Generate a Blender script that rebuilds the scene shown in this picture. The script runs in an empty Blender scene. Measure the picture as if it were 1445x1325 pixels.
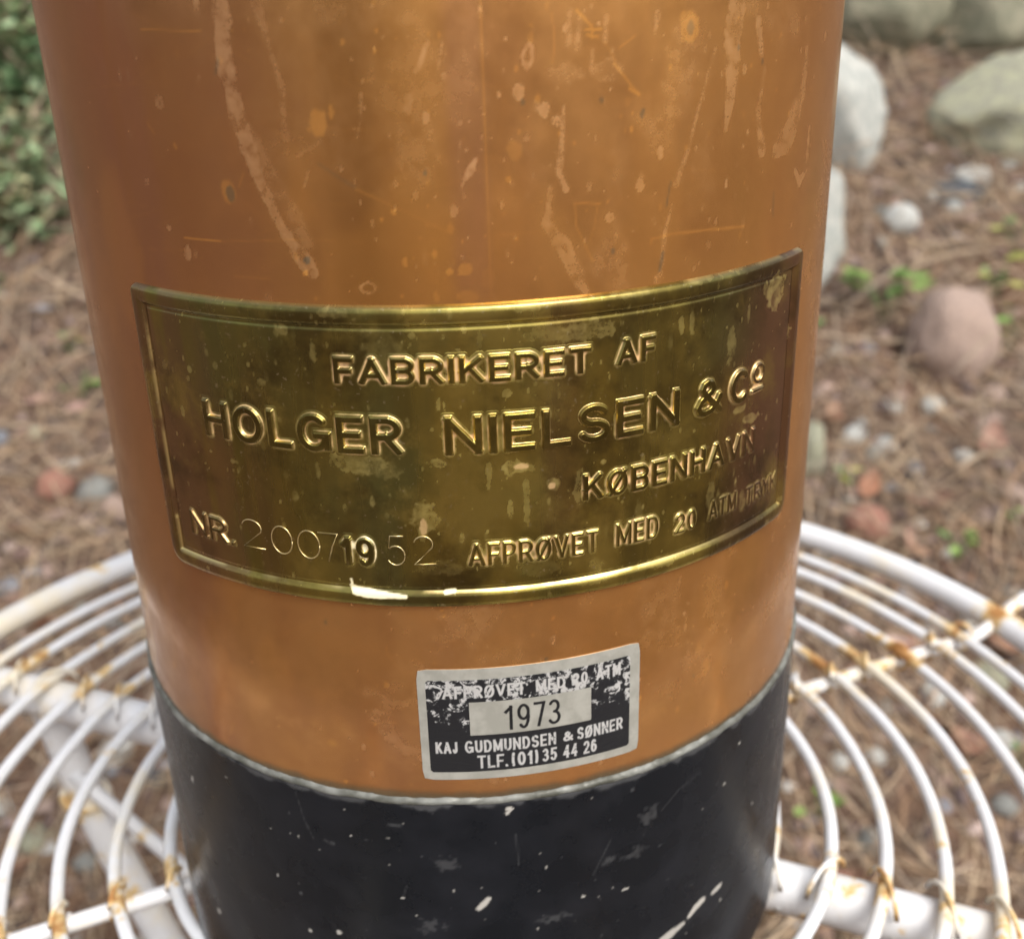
import bpy, bmesh, math, random
import numpy as np
from mathutils import Vector, Matrix, noise as mnoise

random.seed(7); rng = np.random.default_rng(11)
SC = bpy.context.scene
COL = SC.collection

# ------------------------------------------------------------------ camera
PW, PH, FPX = 1445.0, 1325.0, 1545.7
CAM = np.array([0.0, -0.27764, 0.24605])
FW = np.array([0.0403407, 0.91370129, -0.40437926])
RT = np.array([0.9980965, -0.05574326, -0.0263831])
UP = np.array([0.0466477, 0.40254521, 0.91421078])
cd = bpy.data.cameras.new('camera'); cam = bpy.data.objects.new('camera', cd); COL.objects.link(cam)
M = Matrix.Identity(4)
for i in range(3):
    M[i][0], M[i][1], M[i][2], M[i][3] = RT[i], UP[i], -FW[i], CAM[i]
cam.matrix_world = M
cd.sensor_fit = 'HORIZONTAL'; cd.sensor_width = 36.0; cd.lens = 36.0 * FPX / PW
cd.clip_start = 0.01; cd.clip_end = 2000
cd.dof.use_dof = True; cd.dof.focus_distance = 0.212; cd.dof.aperture_fstop = 14.5
SC.camera = cam

# ------------------------------------------------------------------ sky and sun (soft overcast light)
SUN_EL, SUN_AZ = math.radians(52), math.radians(150)      # azimuth clockwise from +Y
w = bpy.data.worlds.new('World'); SC.world = w; w.use_nodes = True
wn = w.node_tree; wn.nodes.clear()
sky = wn.nodes.new('ShaderNodeTexSky'); sky.sky_type = 'NISHITA'; sky.sun_disc = False
sky.sun_elevation = SUN_EL; sky.sun_rotation = SUN_AZ; sky.air_density = 1.0; sky.dust_density = 5.0; sky.ozone_density = 1.0
hs = wn.nodes.new('ShaderNodeHueSaturation'); hs.inputs['Saturation'].default_value = 0.45
bg = wn.nodes.new('ShaderNodeBackground'); bg.inputs['Strength'].default_value = 0.15
wo = wn.nodes.new('ShaderNodeOutputWorld')
wn.links.new(sky.outputs[0], hs.inputs['Color']); wn.links.new(hs.outputs[0], bg.inputs[0]); wn.links.new(bg.outputs[0], wo.inputs[0])
sd = bpy.data.lights.new('sun', 'SUN'); sd.energy = 1.2; sd.angle = math.radians(28); sd.color = (1, 0.985, 0.96)
sun = bpy.data.objects.new('sun', sd); COL.objects.link(sun)
sdir = Vector((math.sin(SUN_AZ) * math.cos(SUN_EL), math.cos(SUN_AZ) * math.cos(SUN_EL), math.sin(SUN_EL)))
sun.rotation_euler = sdir.to_track_quat('Z', 'Y').to_euler(); sun.location = (2, -3, 5)
SC.view_settings.view_transform = 'Standard'; SC.view_settings.look = 'None'
SC.view_settings.gamma = 1; SC.view_settings.exposure = 0.65; SC.view_settings.use_curve_mapping = False
SC.render.engine = 'CYCLES'; SC.cycles.use_denoising = True; SC.cycles.max_bounces = 6

# ------------------------------------------------------------------ pixel helpers
def ray(u, v):
    d = FW + RT * (u - PW / 2) / FPX - UP * (v - PH / 2) / FPX
    return d / np.linalg.norm(d)
R0 = 0.09
def RZ(z): return R0 * (1 - 0.058 * (z - 0.14))           # the tank narrows a hair towards the top
def on_tank(u, v):                                        # pixel -> (arc length, height) on the tank
    d = ray(u, v); a = d[0]**2 + d[1]**2; b = CAM[0]*d[0] + CAM[1]*d[1]; c = CAM[0]**2 + CAM[1]**2 - R0*R0
    t = (-b - math.sqrt(max(b*b - a*c, 0))) / a
    P = CAM + t * d
    return math.atan2(P[0], -P[1]) * R0, P[2]
def on_plane(u, v, z):
    d = ray(u, v); return CAM + d * (z - CAM[2]) / d[2]

# ------------------------------------------------------------------ mesh helpers
def obj(name, me, mat=None, parent=None):
    o = bpy.data.objects.new(name, me); COL.objects.link(o)
    if mat is not None and me is not None and len(me.materials) == 0: me.materials.append(mat)
    if parent is not None: o.parent = parent
    return o
def empty(name, loc=(0, 0, 0)):
    o = bpy.data.objects.new(name, None); o.location = loc; o.empty_display_size = 0.02; COL.objects.link(o); return o
def tag(o, label=None, cat=None, group=None, kind=None):
    if label: o['label'] = label
    if cat: o['category'] = cat
    if group: o['group'] = group
    if kind: o['kind'] = kind
    return o
def mesh_np(name, V, F, uv=None, attrs=None, smooth=True):
    """V (n,3), F (m,k) with one k; uv (n,2), attrs {name:(n,4)}"""
    V = np.asarray(V, np.float32); F = np.asarray(F, np.int32)
    me = bpy.data.meshes.new(name); me.vertices.add(len(V)); me.vertices.foreach_set('co', V.ravel())
    k = F.shape[1]; me.loops.add(F.size); me.loops.foreach_set('vertex_index', F.ravel())
    me.polygons.add(len(F)); me.polygons.foreach_set('loop_start', np.arange(0, F.size, k, dtype=np.int32))
    me.polygons.foreach_set('loop_total', np.full(len(F), k, np.int32))
    me.update(calc_edges=True)
    me.polygons.foreach_set('use_smooth', np.full(len(F), smooth, bool))
    if uv is not None:
        l = me.uv_layers.new(name='UVMap'); l.data.foreach_set('uv', np.asarray(uv, np.float32)[F.ravel()].ravel())
    for n, a in (attrs or {}).items():
        at = me.attributes.new(n, 'FLOAT_COLOR', 'POINT'); at.data.foreach_set('color', np.asarray(a, np.float32).ravel())
    me.validate(); me.update()
    return me
def grid_faces(ny, nx, keep=None, wrap=False):
    j, i = np.meshgrid(np.arange(ny - 1), np.arange(nx if wrap else nx - 1), indexing='ij')
    i2 = (i + 1) % nx
    F = np.stack([j*nx + i, j*nx + i2, (j+1)*nx + i2, (j+1)*nx + i], -1)
    if keep is not None: F = F[keep]
    return F.reshape(-1, 4)
def compact(V, F, *arrs):
    used = np.unique(F); m = np.full(len(V), -1); m[used] = np.arange(len(used))
    return (V[used], m[F]) + tuple(a[used] for a in arrs)
def cyl(s, z, h=0.0):
    """arc length, height, height over the tank -> xyz"""
    th = s / R0; r = RZ(z) + h
    return np.stack([r*np.sin(th), -r*np.cos(th), z + 0*s], -1)
def sweep(pts, r, sides=10, closed=False, caps=True):
    pts = np.asarray(pts, float); n = len(pts)
    rr = np.broadcast_to(np.asarray(r, float), (n,))
    t = np.roll(pts, -1, 0) - np.roll(pts, 1, 0) if closed else np.gradient(pts, axis=0)
    t /= np.linalg.norm(t, axis=1)[:, None]
    ref = np.array([0, 0, 1.0]) if np.abs(t[:, 2]).mean() < 0.7 else np.array([1.0, 0.2, 0])
    a = np.cross(t, ref); a /= np.linalg.norm(a, axis=1)[:, None]; b = np.cross(t, a)
    ph = np.arange(sides) * 2 * np.pi / sides
    V = pts[:, None] + rr[:, None, None] * (a[:, None]*np.cos(ph)[None, :, None] + b[:, None]*np.sin(ph)[None, :, None])
    V = V.reshape(-1, 3)
    m = n if closed else n - 1
    j, i = np.meshgrid(np.arange(m), np.arange(sides), indexing='ij'); j2 = (j+1) % n; i2 = (i+1) % sides
    F = np.stack([j*sides+i, j2*sides+i, j2*sides+i2, j*sides+i2], -1).reshape(-1, 4)
    if caps and not closed:
        c0, c1 = len(V), len(V) + 1
        V = np.vstack([V, pts[0], pts[-1]])
        k = np.arange(sides); k2 = (k + 1) % sides
        F = np.vstack([F, np.stack([k, k2, np.full(sides, c0), np.full(sides, c0)], -1)[:, [0, 1, 2, 2]],
                       np.stack([(n-1)*sides+k2, (n-1)*sides+k, np.full(sides, c1), np.full(sides, c1)], -1)])
    return V, F
def mesh_mixed(name, V, F, attrs=None, smooth=True):
    """quads where the last two ids may coincide (triangles)"""
    me = bpy.data.meshes.new(name)
    me.from_pydata([tuple(v) for v in V], [], [tuple(f) if f[2] != f[3] else tuple(f[:3]) for f in np.asarray(F).tolist()])
    for n, a in (attrs or {}).items():
        at = me.attributes.new(n, 'FLOAT_COLOR', 'POINT'); at.data.foreach_set('color', np.asarray(a, np.float32).ravel())
    me.polygons.foreach_set('use_smooth', [smooth] * len(me.polygons)); me.update()
    return me

# ------------------------------------------------------------------ numpy noise and painting
def vnoise(x, y, seed=0):
    r = np.random.default_rng(seed); T = r.random((256, 256))
    xi = np.floor(x).astype(int); yi = np.floor(y).astype(int); fx = x - xi; fy = y - yi
    fx = fx*fx*(3-2*fx); fy = fy*fy*(3-2*fy)
    g = lambda a, b: T[b % 256, a % 256]
    return (g(xi, yi)*(1-fx) + g(xi+1, yi)*fx)*(1-fy) + (g(xi, yi+1)*(1-fx) + g(xi+1, yi+1)*fx)*fy
def fbm(x, y, seed=0, oct=4):
    s = 0; a = 0.5
    for k in range(oct): s = s + a*vnoise(x*2**k, y*2**k, seed+k); a *= 0.5
    return s / (1 - 0.5**oct)
def sstep(a, b, x):
    t = np.clip((x - a) / (b - a), 0, 1); return t*t*(3-2*t)
class Paint:
    def __init__(self, s, z):                             # 1-D axes in metres
        self.s, self.z = s, z; self.S, self.Z = np.meshgrid(s, z)
        self.n1 = fbm(self.S*900+50, self.Z*900+50, 3, 3) - 0.5
        self.n2 = fbm(self.S*260+50, self.Z*260+50, 9, 3) - 0.5
    def win(self, x0, x1, z0, z1):
        i0, i1 = np.searchsorted(self.s, [x0, x1]); j0, j1 = np.searchsorted(self.z, [z0, z1])
        return slice(j0, j1), slice(i0, i1)
    def line(self, A, pts, val=1.0, soft=0.00025, rough=0.6):
        """pts: [(s, z, halfwidth m)], painted with max()"""
        for (a, b) in zip(pts[:-1], pts[1:]):
            w = max(a[2], b[2]) * (1 + rough) + 3*soft + 0.0005
            W = self.win(min(a[0], b[0])-w, max(a[0], b[0])+w, min(a[1], b[1])-w, max(a[1], b[1])+w)
            S, Z = self.S[W], self.Z[W]
            if S.size == 0: continue
            dx, dz = b[0]-a[0], b[1]-a[1]; L = dx*dx+dz*dz + 1e-12
            t = np.clip(((S-a[0])*dx + (Z-a[1])*dz)/L, 0, 1)
            d = np.hypot(S-a[0]-t*dx, Z-a[1]-t*dz)
            hw = a[2]+(b[2]-a[2])*t
            hw = hw*(1+rough*(1.6*self.n2[W]+0.8*self.n1[W]))
            A[W] = np.maximum(A[W], val*sstep(soft, -soft, d-hw))
    def blob(self, A, s, z, rs, rz, val=1.0, soft=0.3, rough=0.5, ring=False):
        k = 1.6 + rough
        W = self.win(s-rs*k, s+rs*k, z-rz*k, z+rz*k); S, Z = self.S[W], self.Z[W]
        if S.size == 0: return
        q = np.hypot((S-s)/rs, (Z-z)/rz) + rough*(1.5*self.n1[W] + 0.5*self.n2[W])
        m = sstep(1+soft/2, 1-soft/2, q)
        if ring: m = m * sstep(0.35, 0.75, q)
        A[W] = np.maximum(A[W], val*m)
PXM = 0.000142                                             # metres per photo pixel on the tank
def pxline(P, A, pts, val=1.0, soft=0.00025, rough=0.6):
    P.line(A, [(*on_tank(u, v), wd*0.43*PXM) for (u, v, wd) in pts], val, soft, rough)
def pxblob(P, A, u, v, ru, rv, val=1.0, soft=0.3, rough=0.5, ring=False):
    s, z = on_tank(u, v); P.blob(A, s, z, ru*PXM, rv*PXM, val, soft, rough, ring)

# ------------------------------------------------------------------ material helpers
class NT:
    def __init__(self, name):
        self.m = bpy.data.materials.new(name); self.m.use_nodes = True; self.t = self.m.node_tree
        self.b = self.t.nodes['Principled BSDF']
    def n(self, typ, **kw):
        nd = self.t.nodes.new(typ)
        for k, v in kw.items(): setattr(nd, k, v)
        return nd
    def link(self, a, b): self.t.links.new(a, b)
    def set(self, sock, v):
        if hasattr(v, 'is_output') or isinstance(v, bpy.types.NodeSocket): self.link(v, sock)
        else: sock.default_value = v
    def p(self, name, v):
        s = self.b.inputs[name]
        if not isinstance(v, bpy.types.NodeSocket) and s.type == 'RGBA' and len(v) == 3: v = (*v, 1)
        self.set(s, v)
    def coord(self, which='Object', scale=(1, 1, 1), loc=(0, 0, 0)):
        tc = self.n('ShaderNodeTexCoord'); mp = self.n('ShaderNodeMapping')
        mp.inputs['Scale'].default_value = scale; mp.inputs['Location'].default_value = loc
        self.link(tc.outputs[which], mp.inputs['Vector']); return mp.outputs[0]
    def noise(self, vec, scale, detail=4, rough=0.55, dist=0.0):
        nd = self.n('ShaderNodeTexNoise'); self.link(vec, nd.inputs['Vector'])
        nd.inputs['Scale'].default_value = scale; nd.inputs['Detail'].default_value = detail
        nd.inputs['Roughness'].default_value = rough; nd.inputs['Distortion'].default_value = dist
        return nd.outputs['Fac']
    def voro(self, vec, scale, out='Distance'):
        nd = self.n('ShaderNodeTexVoronoi'); self.link(vec, nd.inputs['Vector']); nd.inputs['Scale'].default_value = scale
        return nd.outputs[out]
    def ramp(self, v, a, b, lo=0.0, hi=1.0):
        nd = self.n('ShaderNodeMapRange'); nd.interpolation_type = 'SMOOTHSTEP'
        self.set(nd.inputs['Value'], v); nd.inputs['From Min'].default_value = a; nd.inputs['From Max'].default_value = b
        nd.inputs['To Min'].default_value = lo; nd.inputs['To Max'].default_value = hi
        return nd.outputs['Result']
    def math(self, op, a, b=0.0):
        nd = self.n('ShaderNodeMath', operation=op); self.set(nd.inputs[0], a); self.set(nd.inputs[1], b); return nd.outputs[0]
    def mix(self, f, a, b):
        nd = self.n('ShaderNodeMix', data_type='RGBA')
        self.set(nd.inputs['Factor'], f)
        for s, v in ((nd.inputs['A'], a), (nd.inputs['B'], b)):
            pass
        ia = [s for s in nd.inputs if s.name == 'A' and s.type == 'RGBA'][0]; ib = [s for s in nd.inputs if s.name == 'B' and s.type == 'RGBA'][0]
        self.set(ia, a if not isinstance(a, tuple) else (*a, 1)[:4]); self.set(ib, b if not isinstance(b, tuple) else (*b, 1)[:4])
        return [o for o in nd.outputs if o.type == 'RGBA'][0]
    def mixf(self, f, a, b):
        nd = self.n('ShaderNodeMix', data_type='FLOAT'); self.set(nd.inputs[0], f); self.set(nd.inputs[2], a); self.set(nd.inputs[3], b); return nd.outputs[0]
    def attr(self, name):
        nd = self.n('ShaderNodeAttribute', attribute_name=name)
        sp = self.n('ShaderNodeSeparateColor'); self.link(nd.outputs['Color'], sp.inputs[0])
        return sp.outputs[0], sp.outputs[1], sp.outputs[2], nd.outputs['Alpha'], nd.outputs['Color']
    def bump(self, h, strength=0.3, dist=0.001):
        nd = self.n('ShaderNodeBump'); nd.inputs['Strength'].default_value = strength; nd.inputs['Distance'].default_value = dist
        self.link(h, nd.inputs['Height']); self.link(nd.outputs[0], self.b.inputs['Normal'])

# ---- copper
def copper_mat():
    m = NT('tarnished_copper'); o = m.coord('Object')
    streak = m.coord('Object', (55, 55, 4)); brush = m.coord('Object', (1, 1, 1))
    cr, cg, cb, ca, _ = m.attr('stain'); tr, tg, tb, ta, _ = m.attr('tone')
    big = m.noise(o, 14, 4); st = m.noise(streak, 1.0, 5, 0.6); fine = m.noise(o, 650, 3); br = m.noise(brush, 150, 5, 0.6); mot = m.noise(o, 75, 5, 0.62, 0.4)
    c = m.mix(m.ramp(big, 0.35, 0.65), (0.44, 0.205, 0.06), (0.53, 0.26, 0.085))
    c = m.mix(m.ramp(st, 0.42, 0.72, 0, 0.45), c, (0.38, 0.155, 0.055))
    c = m.mix(m.ramp(mot, 0.45, 0.75, 0, 0.45), c, (0.34, 0.14, 0.045))
    c = m.mix(m.ramp(mot, 0.50, 0.28, 0, 0.40), c, (0.60, 0.28, 0.08))
    c = m.mix(m.math('MULTIPLY', tr, 0.7), c, (0.62, 0.295, 0.075))       # orange
    c = m.mix(m.math('MULTIPLY', tg, 0.8), c, (0.42, 0.19, 0.105))        # rose
    c = m.mix(m.math('MULTIPLY', tb, 0.8), c, (0.25, 0.105, 0.025))        # brown
    cr = m.math('MULTIPLY', cr, m.ramp(m.noise(o, 330, 5, 0.7), 0.34, 0.60, 0.15, 1.0))
    c = m.mix(m.math('MULTIPLY', cr, 0.5), c, m.mix(m.ramp(fine, .3, .7), (0.52, 0.28, 0.125), (0.60, 0.34, 0.16)))
    c = m.mix(m.math('MULTIPLY', cg, 0.9), c, (0.88, 0.42, 0.10))
    c = m.mix(m.math('MULTIPLY', cb, 0.85), c, (0.16, 0.15, 0.10))
    m.p('Base Color', c)
    m.p('Metallic', m.mixf(cr, 0.78, 0.6))
    r = m.math('ADD', m.ramp(br, 0.3, 0.7, 0.16, 0.26), m.math('MULTIPLY', cr, 0.2))
    m.p('Roughness', r)
    return m.m
# ---- brass
def brass_mat():
    m = NT('tarnished_brass'); o = m.coord('Object'); streak = m.coord('Object', (90, 90, 9))
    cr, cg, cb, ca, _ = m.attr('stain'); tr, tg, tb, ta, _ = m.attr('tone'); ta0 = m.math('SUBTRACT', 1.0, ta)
    st = m.noise(streak, 1, 4, 0.6); fine = m.noise(o, 800, 3); mid = m.noise(o, 60, 4)
    c = m.mix(m.ramp(st, 0.35, 0.7), (0.36, 0.27, 0.058), (0.18, 0.135, 0.034))
    c = m.mix(m.ramp(mid, 0.5, 0.75, 0, 0.6), c, (0.20, 0.19, 0.05))
    c = m.mix(m.math('MULTIPLY', tr, 0.8), c, (0.26, 0.125, 0.085))        # purple tarnish
    c = m.mix(m.math('MULTIPLY', tg, 0.7), c, (0.17, 0.18, 0.07))          # green tarnish
    cr = m.math('MULTIPLY', cr, m.ramp(m.noise(o, 420, 5, 0.7), 0.34, 0.60, 0.25, 1.0))
    dk = m.ramp(m.noise(o, 34, 6, 0.66), 0.47, 0.66, 0, 0.8)
    c = m.mix(m.ramp(m.noise(o, 48, 6, 0.66), 0.52, 0.36, 0, 0.6), c, (0.50, 0.39, 0.10))
    c = m.mix(dk, c, (0.085, 0.06, 0.022))
    dust = m.ramp(m.noise(o, 900, 3, 0.55), 0.65, 0.72)
    c = m.mix(ta0, c, (0.10, 0.075, 0.018))                                # dark reflection painted into the raised letter faces
    c = m.mix(m.math('MULTIPLY', dust, 0.5), c, (0.50, 0.42, 0.24))
    c = m.mix(m.math('MULTIPLY', cr, 0.8), c, (0.56, 0.45, 0.15))          # pale yellow spots
    c = m.mix(cg, c, (0.92, 0.58, 0.30))                                   # bare orange metal
    c = m.mix(tb, c, (0.85, 0.66, 0.28))                                   # rubbed bright edge
    c = m.mix(cb, c, (0.86, 0.77, 0.50))                                   # cream polish residue
    m.p('Base Color', c)
    m.p('Metallic', m.mixf(cb, m.mixf(cg, m.mixf(cr, 0.95, 0.6), 0.25), 0.0))
    m.p('Roughness', m.mixf(m.math('MAXIMUM', m.math('MAXIMUM', cr, cb), cg), m.ramp(st, 0.3, 0.7, 0.20, 0.30), 0.45))
    m.bump(m.math('ADD', m.math('MULTIPLY', fine, 0.4), mid), 0.06, 0.0008)
    return m.m
def black_mat():
    m = NT('worn_black_paint'); o = m.coord('Object')
    cr, cg, cb, ca, _ = m.attr('stain')
    n1 = m.noise(o, 70, 5); n2 = m.noise(o, 900, 3)
    c = m.mix(m.ramp(n1, 0.4, 0.75), (0.005, 0.006, 0.008), (0.010, 0.011, 0.014))
    c = m.mix(m.math('MULTIPLY', cg, 0.35), c, (0.20, 0.20, 0.20))
    c = m.mix(cr, c, (0.40, 0.38, 0.34))
    m.p('Base Color', c); m.p('Roughness', m.ramp(n1, 0.3, 0.7, 0.22, 0.34)); m.p('Specular IOR Level', 0.17)
    m.bump(m.math('ADD', m.math('MULTIPLY', n2, 0.3), n1), 0.08, 0.001)
    return m.m
def solder_mat():
    m = NT('grey_solder'); o = m.coord('Object', (1, 1, 1.6))
    n1 = m.noise(o, 130, 4, 0.55); n2 = m.noise(o, 700, 3)
    c = m.mix(m.ramp(n1, 0.30, 0.70), (0.06, 0.06, 0.045), (0.235, 0.24, 0.215))
    m.p('Base Color', c); m.p('Metallic', 0.25); m.p('Roughness', m.ramp(n2, 0.3, 0.7, 0.4, 0.65))
    m.bump(n1, 0.3, 0.0008)
    return m.m
def white_mat():
    m = NT('rust_flecked_white_paint'); o = m.coord('Object')
    cr, cg, cb, ca, _ = m.attr('rust')
    n1 = m.noise(o, 55, 4, 0.6); n2 = m.noise(o, 260, 4, 0.6)
    f = m.ramp(m.math('ADD', m.math('MULTIPLY', cr, 0.16), m.math('ADD', m.math('MULTIPLY', n1, 0.75), m.math('MULTIPLY', n2, 0.25))), 0.555, 0.76)
    c = m.mix(m.ramp(n1, 0.3, 0.7), (0.70, 0.705, 0.715), (0.66, 0.66, 0.655))
    yel = m.ramp(m.math('ADD', m.noise(o, 24, 4, 0.6), m.math('MULTIPLY', cr, 0.10)), 0.51, 0.70, 0, 0.7)
    c = m.mix(yel, c, (0.72, 0.62, 0.42))
    c = m.mix(m.ramp(f, 0.0, 0.5), c, (0.62, 0.44, 0.20))
    c = m.mix(m.ramp(f, 0.45, 1.0), c, (0.36, 0.17, 0.05))
    m.p('Base Color', c); m.p('Roughness', m.mixf(f, 0.32, 0.75))
    m.bump(n2, 0.15, 0.0008)
    return m.m
def foil_mat(name='silver_foil', ink=False):
    m = NT(name); o = m.coord('Object'); n1 = m.noise(o, 260, 4)
    c = m.mix(m.ramp(n1, .35, .65), (0.44, 0.44, 0.385), (0.54, 0.54, 0.48))
    if ink: c = m.mix(m.attr('print')[0], c, (0.02, 0.02, 0.022))
    m.p('Base Color', c); m.p('Metallic', 0.55); m.p('Roughness', 0.42)
    m.bump(n1, 0.08, 0.0005); return m.m
def panel_mat():
    m = NT('scuffed_black_print'); o = m.coord('Object'); tc = m.n('ShaderNodeTexCoord')
    sp = m.n('ShaderNodeSeparateXYZ'); m.link(tc.outputs['Object'], sp.inputs[0])
    n1 = m.noise(o, 260, 5, 0.65, 1.2); n2 = m.noise(o, 700, 4, 0.65, 0.6)
    hi = m.ramp(sp.outputs['Z'], 0.0995, 0.1090, -0.075, 0.075)
    v = m.math('ADD', m.math('ADD', m.math('MULTIPLY', n1, 0.6), m.math('MULTIPLY', n2, 0.4)), hi)
    tx_, *_ = m.attr('print')
    wear = m.ramp(m.math('SUBTRACT', v, 0.0), 0.60, 0.66)
    f = m.math('MAXIMUM', m.ramp(v, 0.575, 0.64), m.math('MULTIPLY', tx_, m.ramp(n2, 0.68, 0.58)))
    m.p('Base Color', m.mix(f, (0.010, 0.011, 0.013), (0.62, 0.62, 0.60)))
    m.p('Metallic', m.math('MULTIPLY', f, 0.5)); m.p('Roughness', m.mixf(f, 0.28, 0.4))
    m.bump(n1, 0.35, 0.0006); return m.m
def flat_mat(name, col, rough=0.5, metal=0.0):
    m = NT(name); o = m.coord('Object'); n1 = m.noise(o, 500, 3)
    m.p('Base Color', m.mix(n1, tuple(c*0.85 for c in col), col)); m.p('Roughness', rough); m.p('Metallic', metal); return m.m
def stone_mat(name, a, b, cdark, scale=22):
    m = NT(name); o = m.coord('Object')
    oi = m.n('ShaderNodeObjectInfo'); ad = m.n('ShaderNodeVectorMath', operation='ADD')
    cx = m.n('ShaderNodeCombineXYZ'); m.link(m.math('MULTIPLY', oi.outputs['Random'], 30.0), cx.inputs[0])
    m.link(o, ad.inputs[0]); m.link(cx.outputs[0], ad.inputs[1]); v = ad.outputs[0]
    n1 = m.noise(v, scale, 6, 0.6); n2 = m.noise(v, scale*6, 4, 0.6)
    c = m.mix(m.ramp(n1, 0.35, 0.65), a, b); c = m.mix(m.ramp(n2, 0.5, 0.75, 0, 0.7), c, cdark)
    m.p('Base Color', c); m.p('Roughness', 0.8); m.bump(m.math('ADD', n1, n2), 0.6, 0.006); return m.m
def vcol_mat(name, rough=0.7, attr='col', transl=False):
    m = NT(name); *_, c = m.attr(attr); o = m.coord('Object'); n1 = m.noise(o, 120, 3)
    hsv = m.n('ShaderNodeHueSaturation'); m.link(c, hsv.inputs['Color']); m.link(m.ramp(n1, 0.3, 0.7, 0.75, 1.25), hsv.inputs['Value'])
    m.p('Base Color', hsv.outputs[0]); m.p('Roughness', rough); return m.m
def ground_mat():
    m = NT('needle_strewn_soil'); o = m.coord('Object')
    n1 = m.noise(o, 5, 6, 0.6); n2 = m.noise(o, 60, 5, 0.65); n3 = m.noise(o, 1.6, 4)
    c = m.mix(m.ramp(n2, 0.35, 0.65), (0.065, 0.043, 0.032), (0.20, 0.135, 0.095))
    c = m.mix(m.ramp(n1, 0.45, 0.7, 0, 0.7), c, (0.17, 0.085, 0.045))
    c = m.mix(m.ramp(n3, 0.55, 0.7, 0, 0.5), c, (0.07, 0.075, 0.03))
    m.p('Base Color', c); m.p('Roughness', 0.95); m.bump(m.math('ADD', n2, n1), 0.8, 0.02); return m.m
COPPER, BRASS, BLACK, SOLDER, WHITE = copper_mat(), brass_mat(), black_mat(), solder_mat(), white_mat()
FOIL, YEARFOIL, PANEL = foil_mat(), foil_mat('year_foil', True), panel_mat()

# ------------------------------------------------------------------ terrain
GZ = -0.42
def ground_z(x, y):
    x = np.asarray(x, float); y = np.asarray(y, float)
    h = np.clip(y - 0.22, 0, None); bank = 0.5*h*sstep(0, 0.35, h)
    bank = np.where(h > 2.2, 1.1 + 0.25*(1-np.exp(-(h-2.2)*1.2)), bank)
    n = (fbm(x*2.3+40, y*2.3+40, 21, 4)-0.5)*0.09 + (fbm(x*11+40, y*11+40, 31, 3)-0.5)*0.025
    fade = 1/(1+np.maximum(0, np.hypot(x, y-1)-6)/8)
    return GZ + bank + n*fade
def hit_ground(u, v):
    d = ray(u, v); t = np.linspace(0.3, 6, 2400); P = CAM[None] + t[:, None]*d
    below = P[:, 2] < ground_z(P[:, 0], P[:, 1]); k = int(np.argmax(below)) if below.any() else len(t)-1
    return P[k], t[k]
q = np.linspace(-1, 1, 321)
gx = 1.9*q + 118*np.sign(q)*np.abs(q)**9
gy = 0.9 + 2.2*q + 118*np.sign(q)*np.abs(q)**9
GX, GY = np.meshgrid(gx, gy)
GV = np.stack([GX, GY, ground_z(GX, GY)], -1).reshape(-1, 3)
ground = obj('ground', mesh_np('ground', GV, grid_faces(321, 321)), ground_mat()); tag(ground, 'brown needle strewn garden soil rising into a bank', kind='structure')

# ------------------------------------------------------------------ the fire extinguisher
EXT = empty('fire_extinguisher', (0, 0, 0))
tag(EXT, 'old copper fire extinguisher with brass maker plate and black base on white wire table', 'fire extinguisher')

# tank: fine where it shows, coarse at the back and above
th_f = np.linspace(math.radians(-84), math.radians(90), 830)
th_b = np.linspace(math.radians(90), math.radians(276), 70)[1:-1]
sA = np.concatenate([th_f, th_b])*R0
zf = np.linspace(0.0845, 0.276, 560)
zc = np.array([0.29, 0.31, 0.34, 0.37, 0.40])
zA = np.concatenate([zf, zc])
P = Paint(sA, zA)
st = np.zeros((len(zA), len(sA), 4)); tn = np.zeros_like(st)
tan_, org, drk = st[..., 0], st[..., 1], st[..., 2]
# long tan runs
pxline(P, tan_, [(304, -30, 24), (316, 90, 24), (332, 160, 28), (350, 215, 27), (368, 265, 20), (398, 325, 18), (422, 362, 26), (440, 385, 20)], 0.85)
pxline(P, tan_, [(350, 180, 10), (385, 260, 22), (415, 310, 26), (432, 345, 20)], 0.4, 0.0008)
pxline(P, tan_, [(352, -20, 14), (375, 60, 10), (395, 120, 9), (402, 195, 12)], 0.5, 0.0005)
pxline(P, tan_, [(1046, -30, 34), (1040, 40, 34), (1036, 110, 26), (1029, 165, 12), (1026, 185, 5)], 0.7)
pxline(P, tan_, [(1074, 30, 14), (1078, 80, 8)], 0.8); pxline(P, tan_, [(1082, 100, 8), (1072, 165, 10), (1078, 215, 18)], 0.7)
pxline(P, tan_, [(1142, 70, 10), (1136, 130, 26), (1116, 190, 44), (1100, 212, 30)], 0.55, 0.0005)
pxline(P, tan_, [(1145, 180, 6), (1140, 240, 8), (1130, 258, 14), (1124, 240, 6)], 0.8)
pxline(P, tan_, [(797, 150, 5), (793, 210, 9), (790, 245, 8), (800, 268, 8)], 0.8); pxline(P, tan_, [(778, 265, 6), (772, 315, 12), (795, 345, 18), (815, 390, 20), (828, 412, 12)], 0.55)
pxline(P, tan_, [(1012, 70, 5), (992, 140, 6), (972, 215, 8), (960, 250, 10), (956, 262, 12)], 0.55); pxline(P, tan_, [(950, 290, 4), (940, 330, 7), (934, 385, 8), (930, 395, 16)], 0.6)
pxline(P, tan_, [(440, 225, 4), (428, 265, 3)], 0.6); pxline(P, tan_, [(452, 200, 4), (418, 222, 5)], 0.5)
pxline(P, tan_, [(273, -10, 10), (275, 22, 8)], 0.9)
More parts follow.
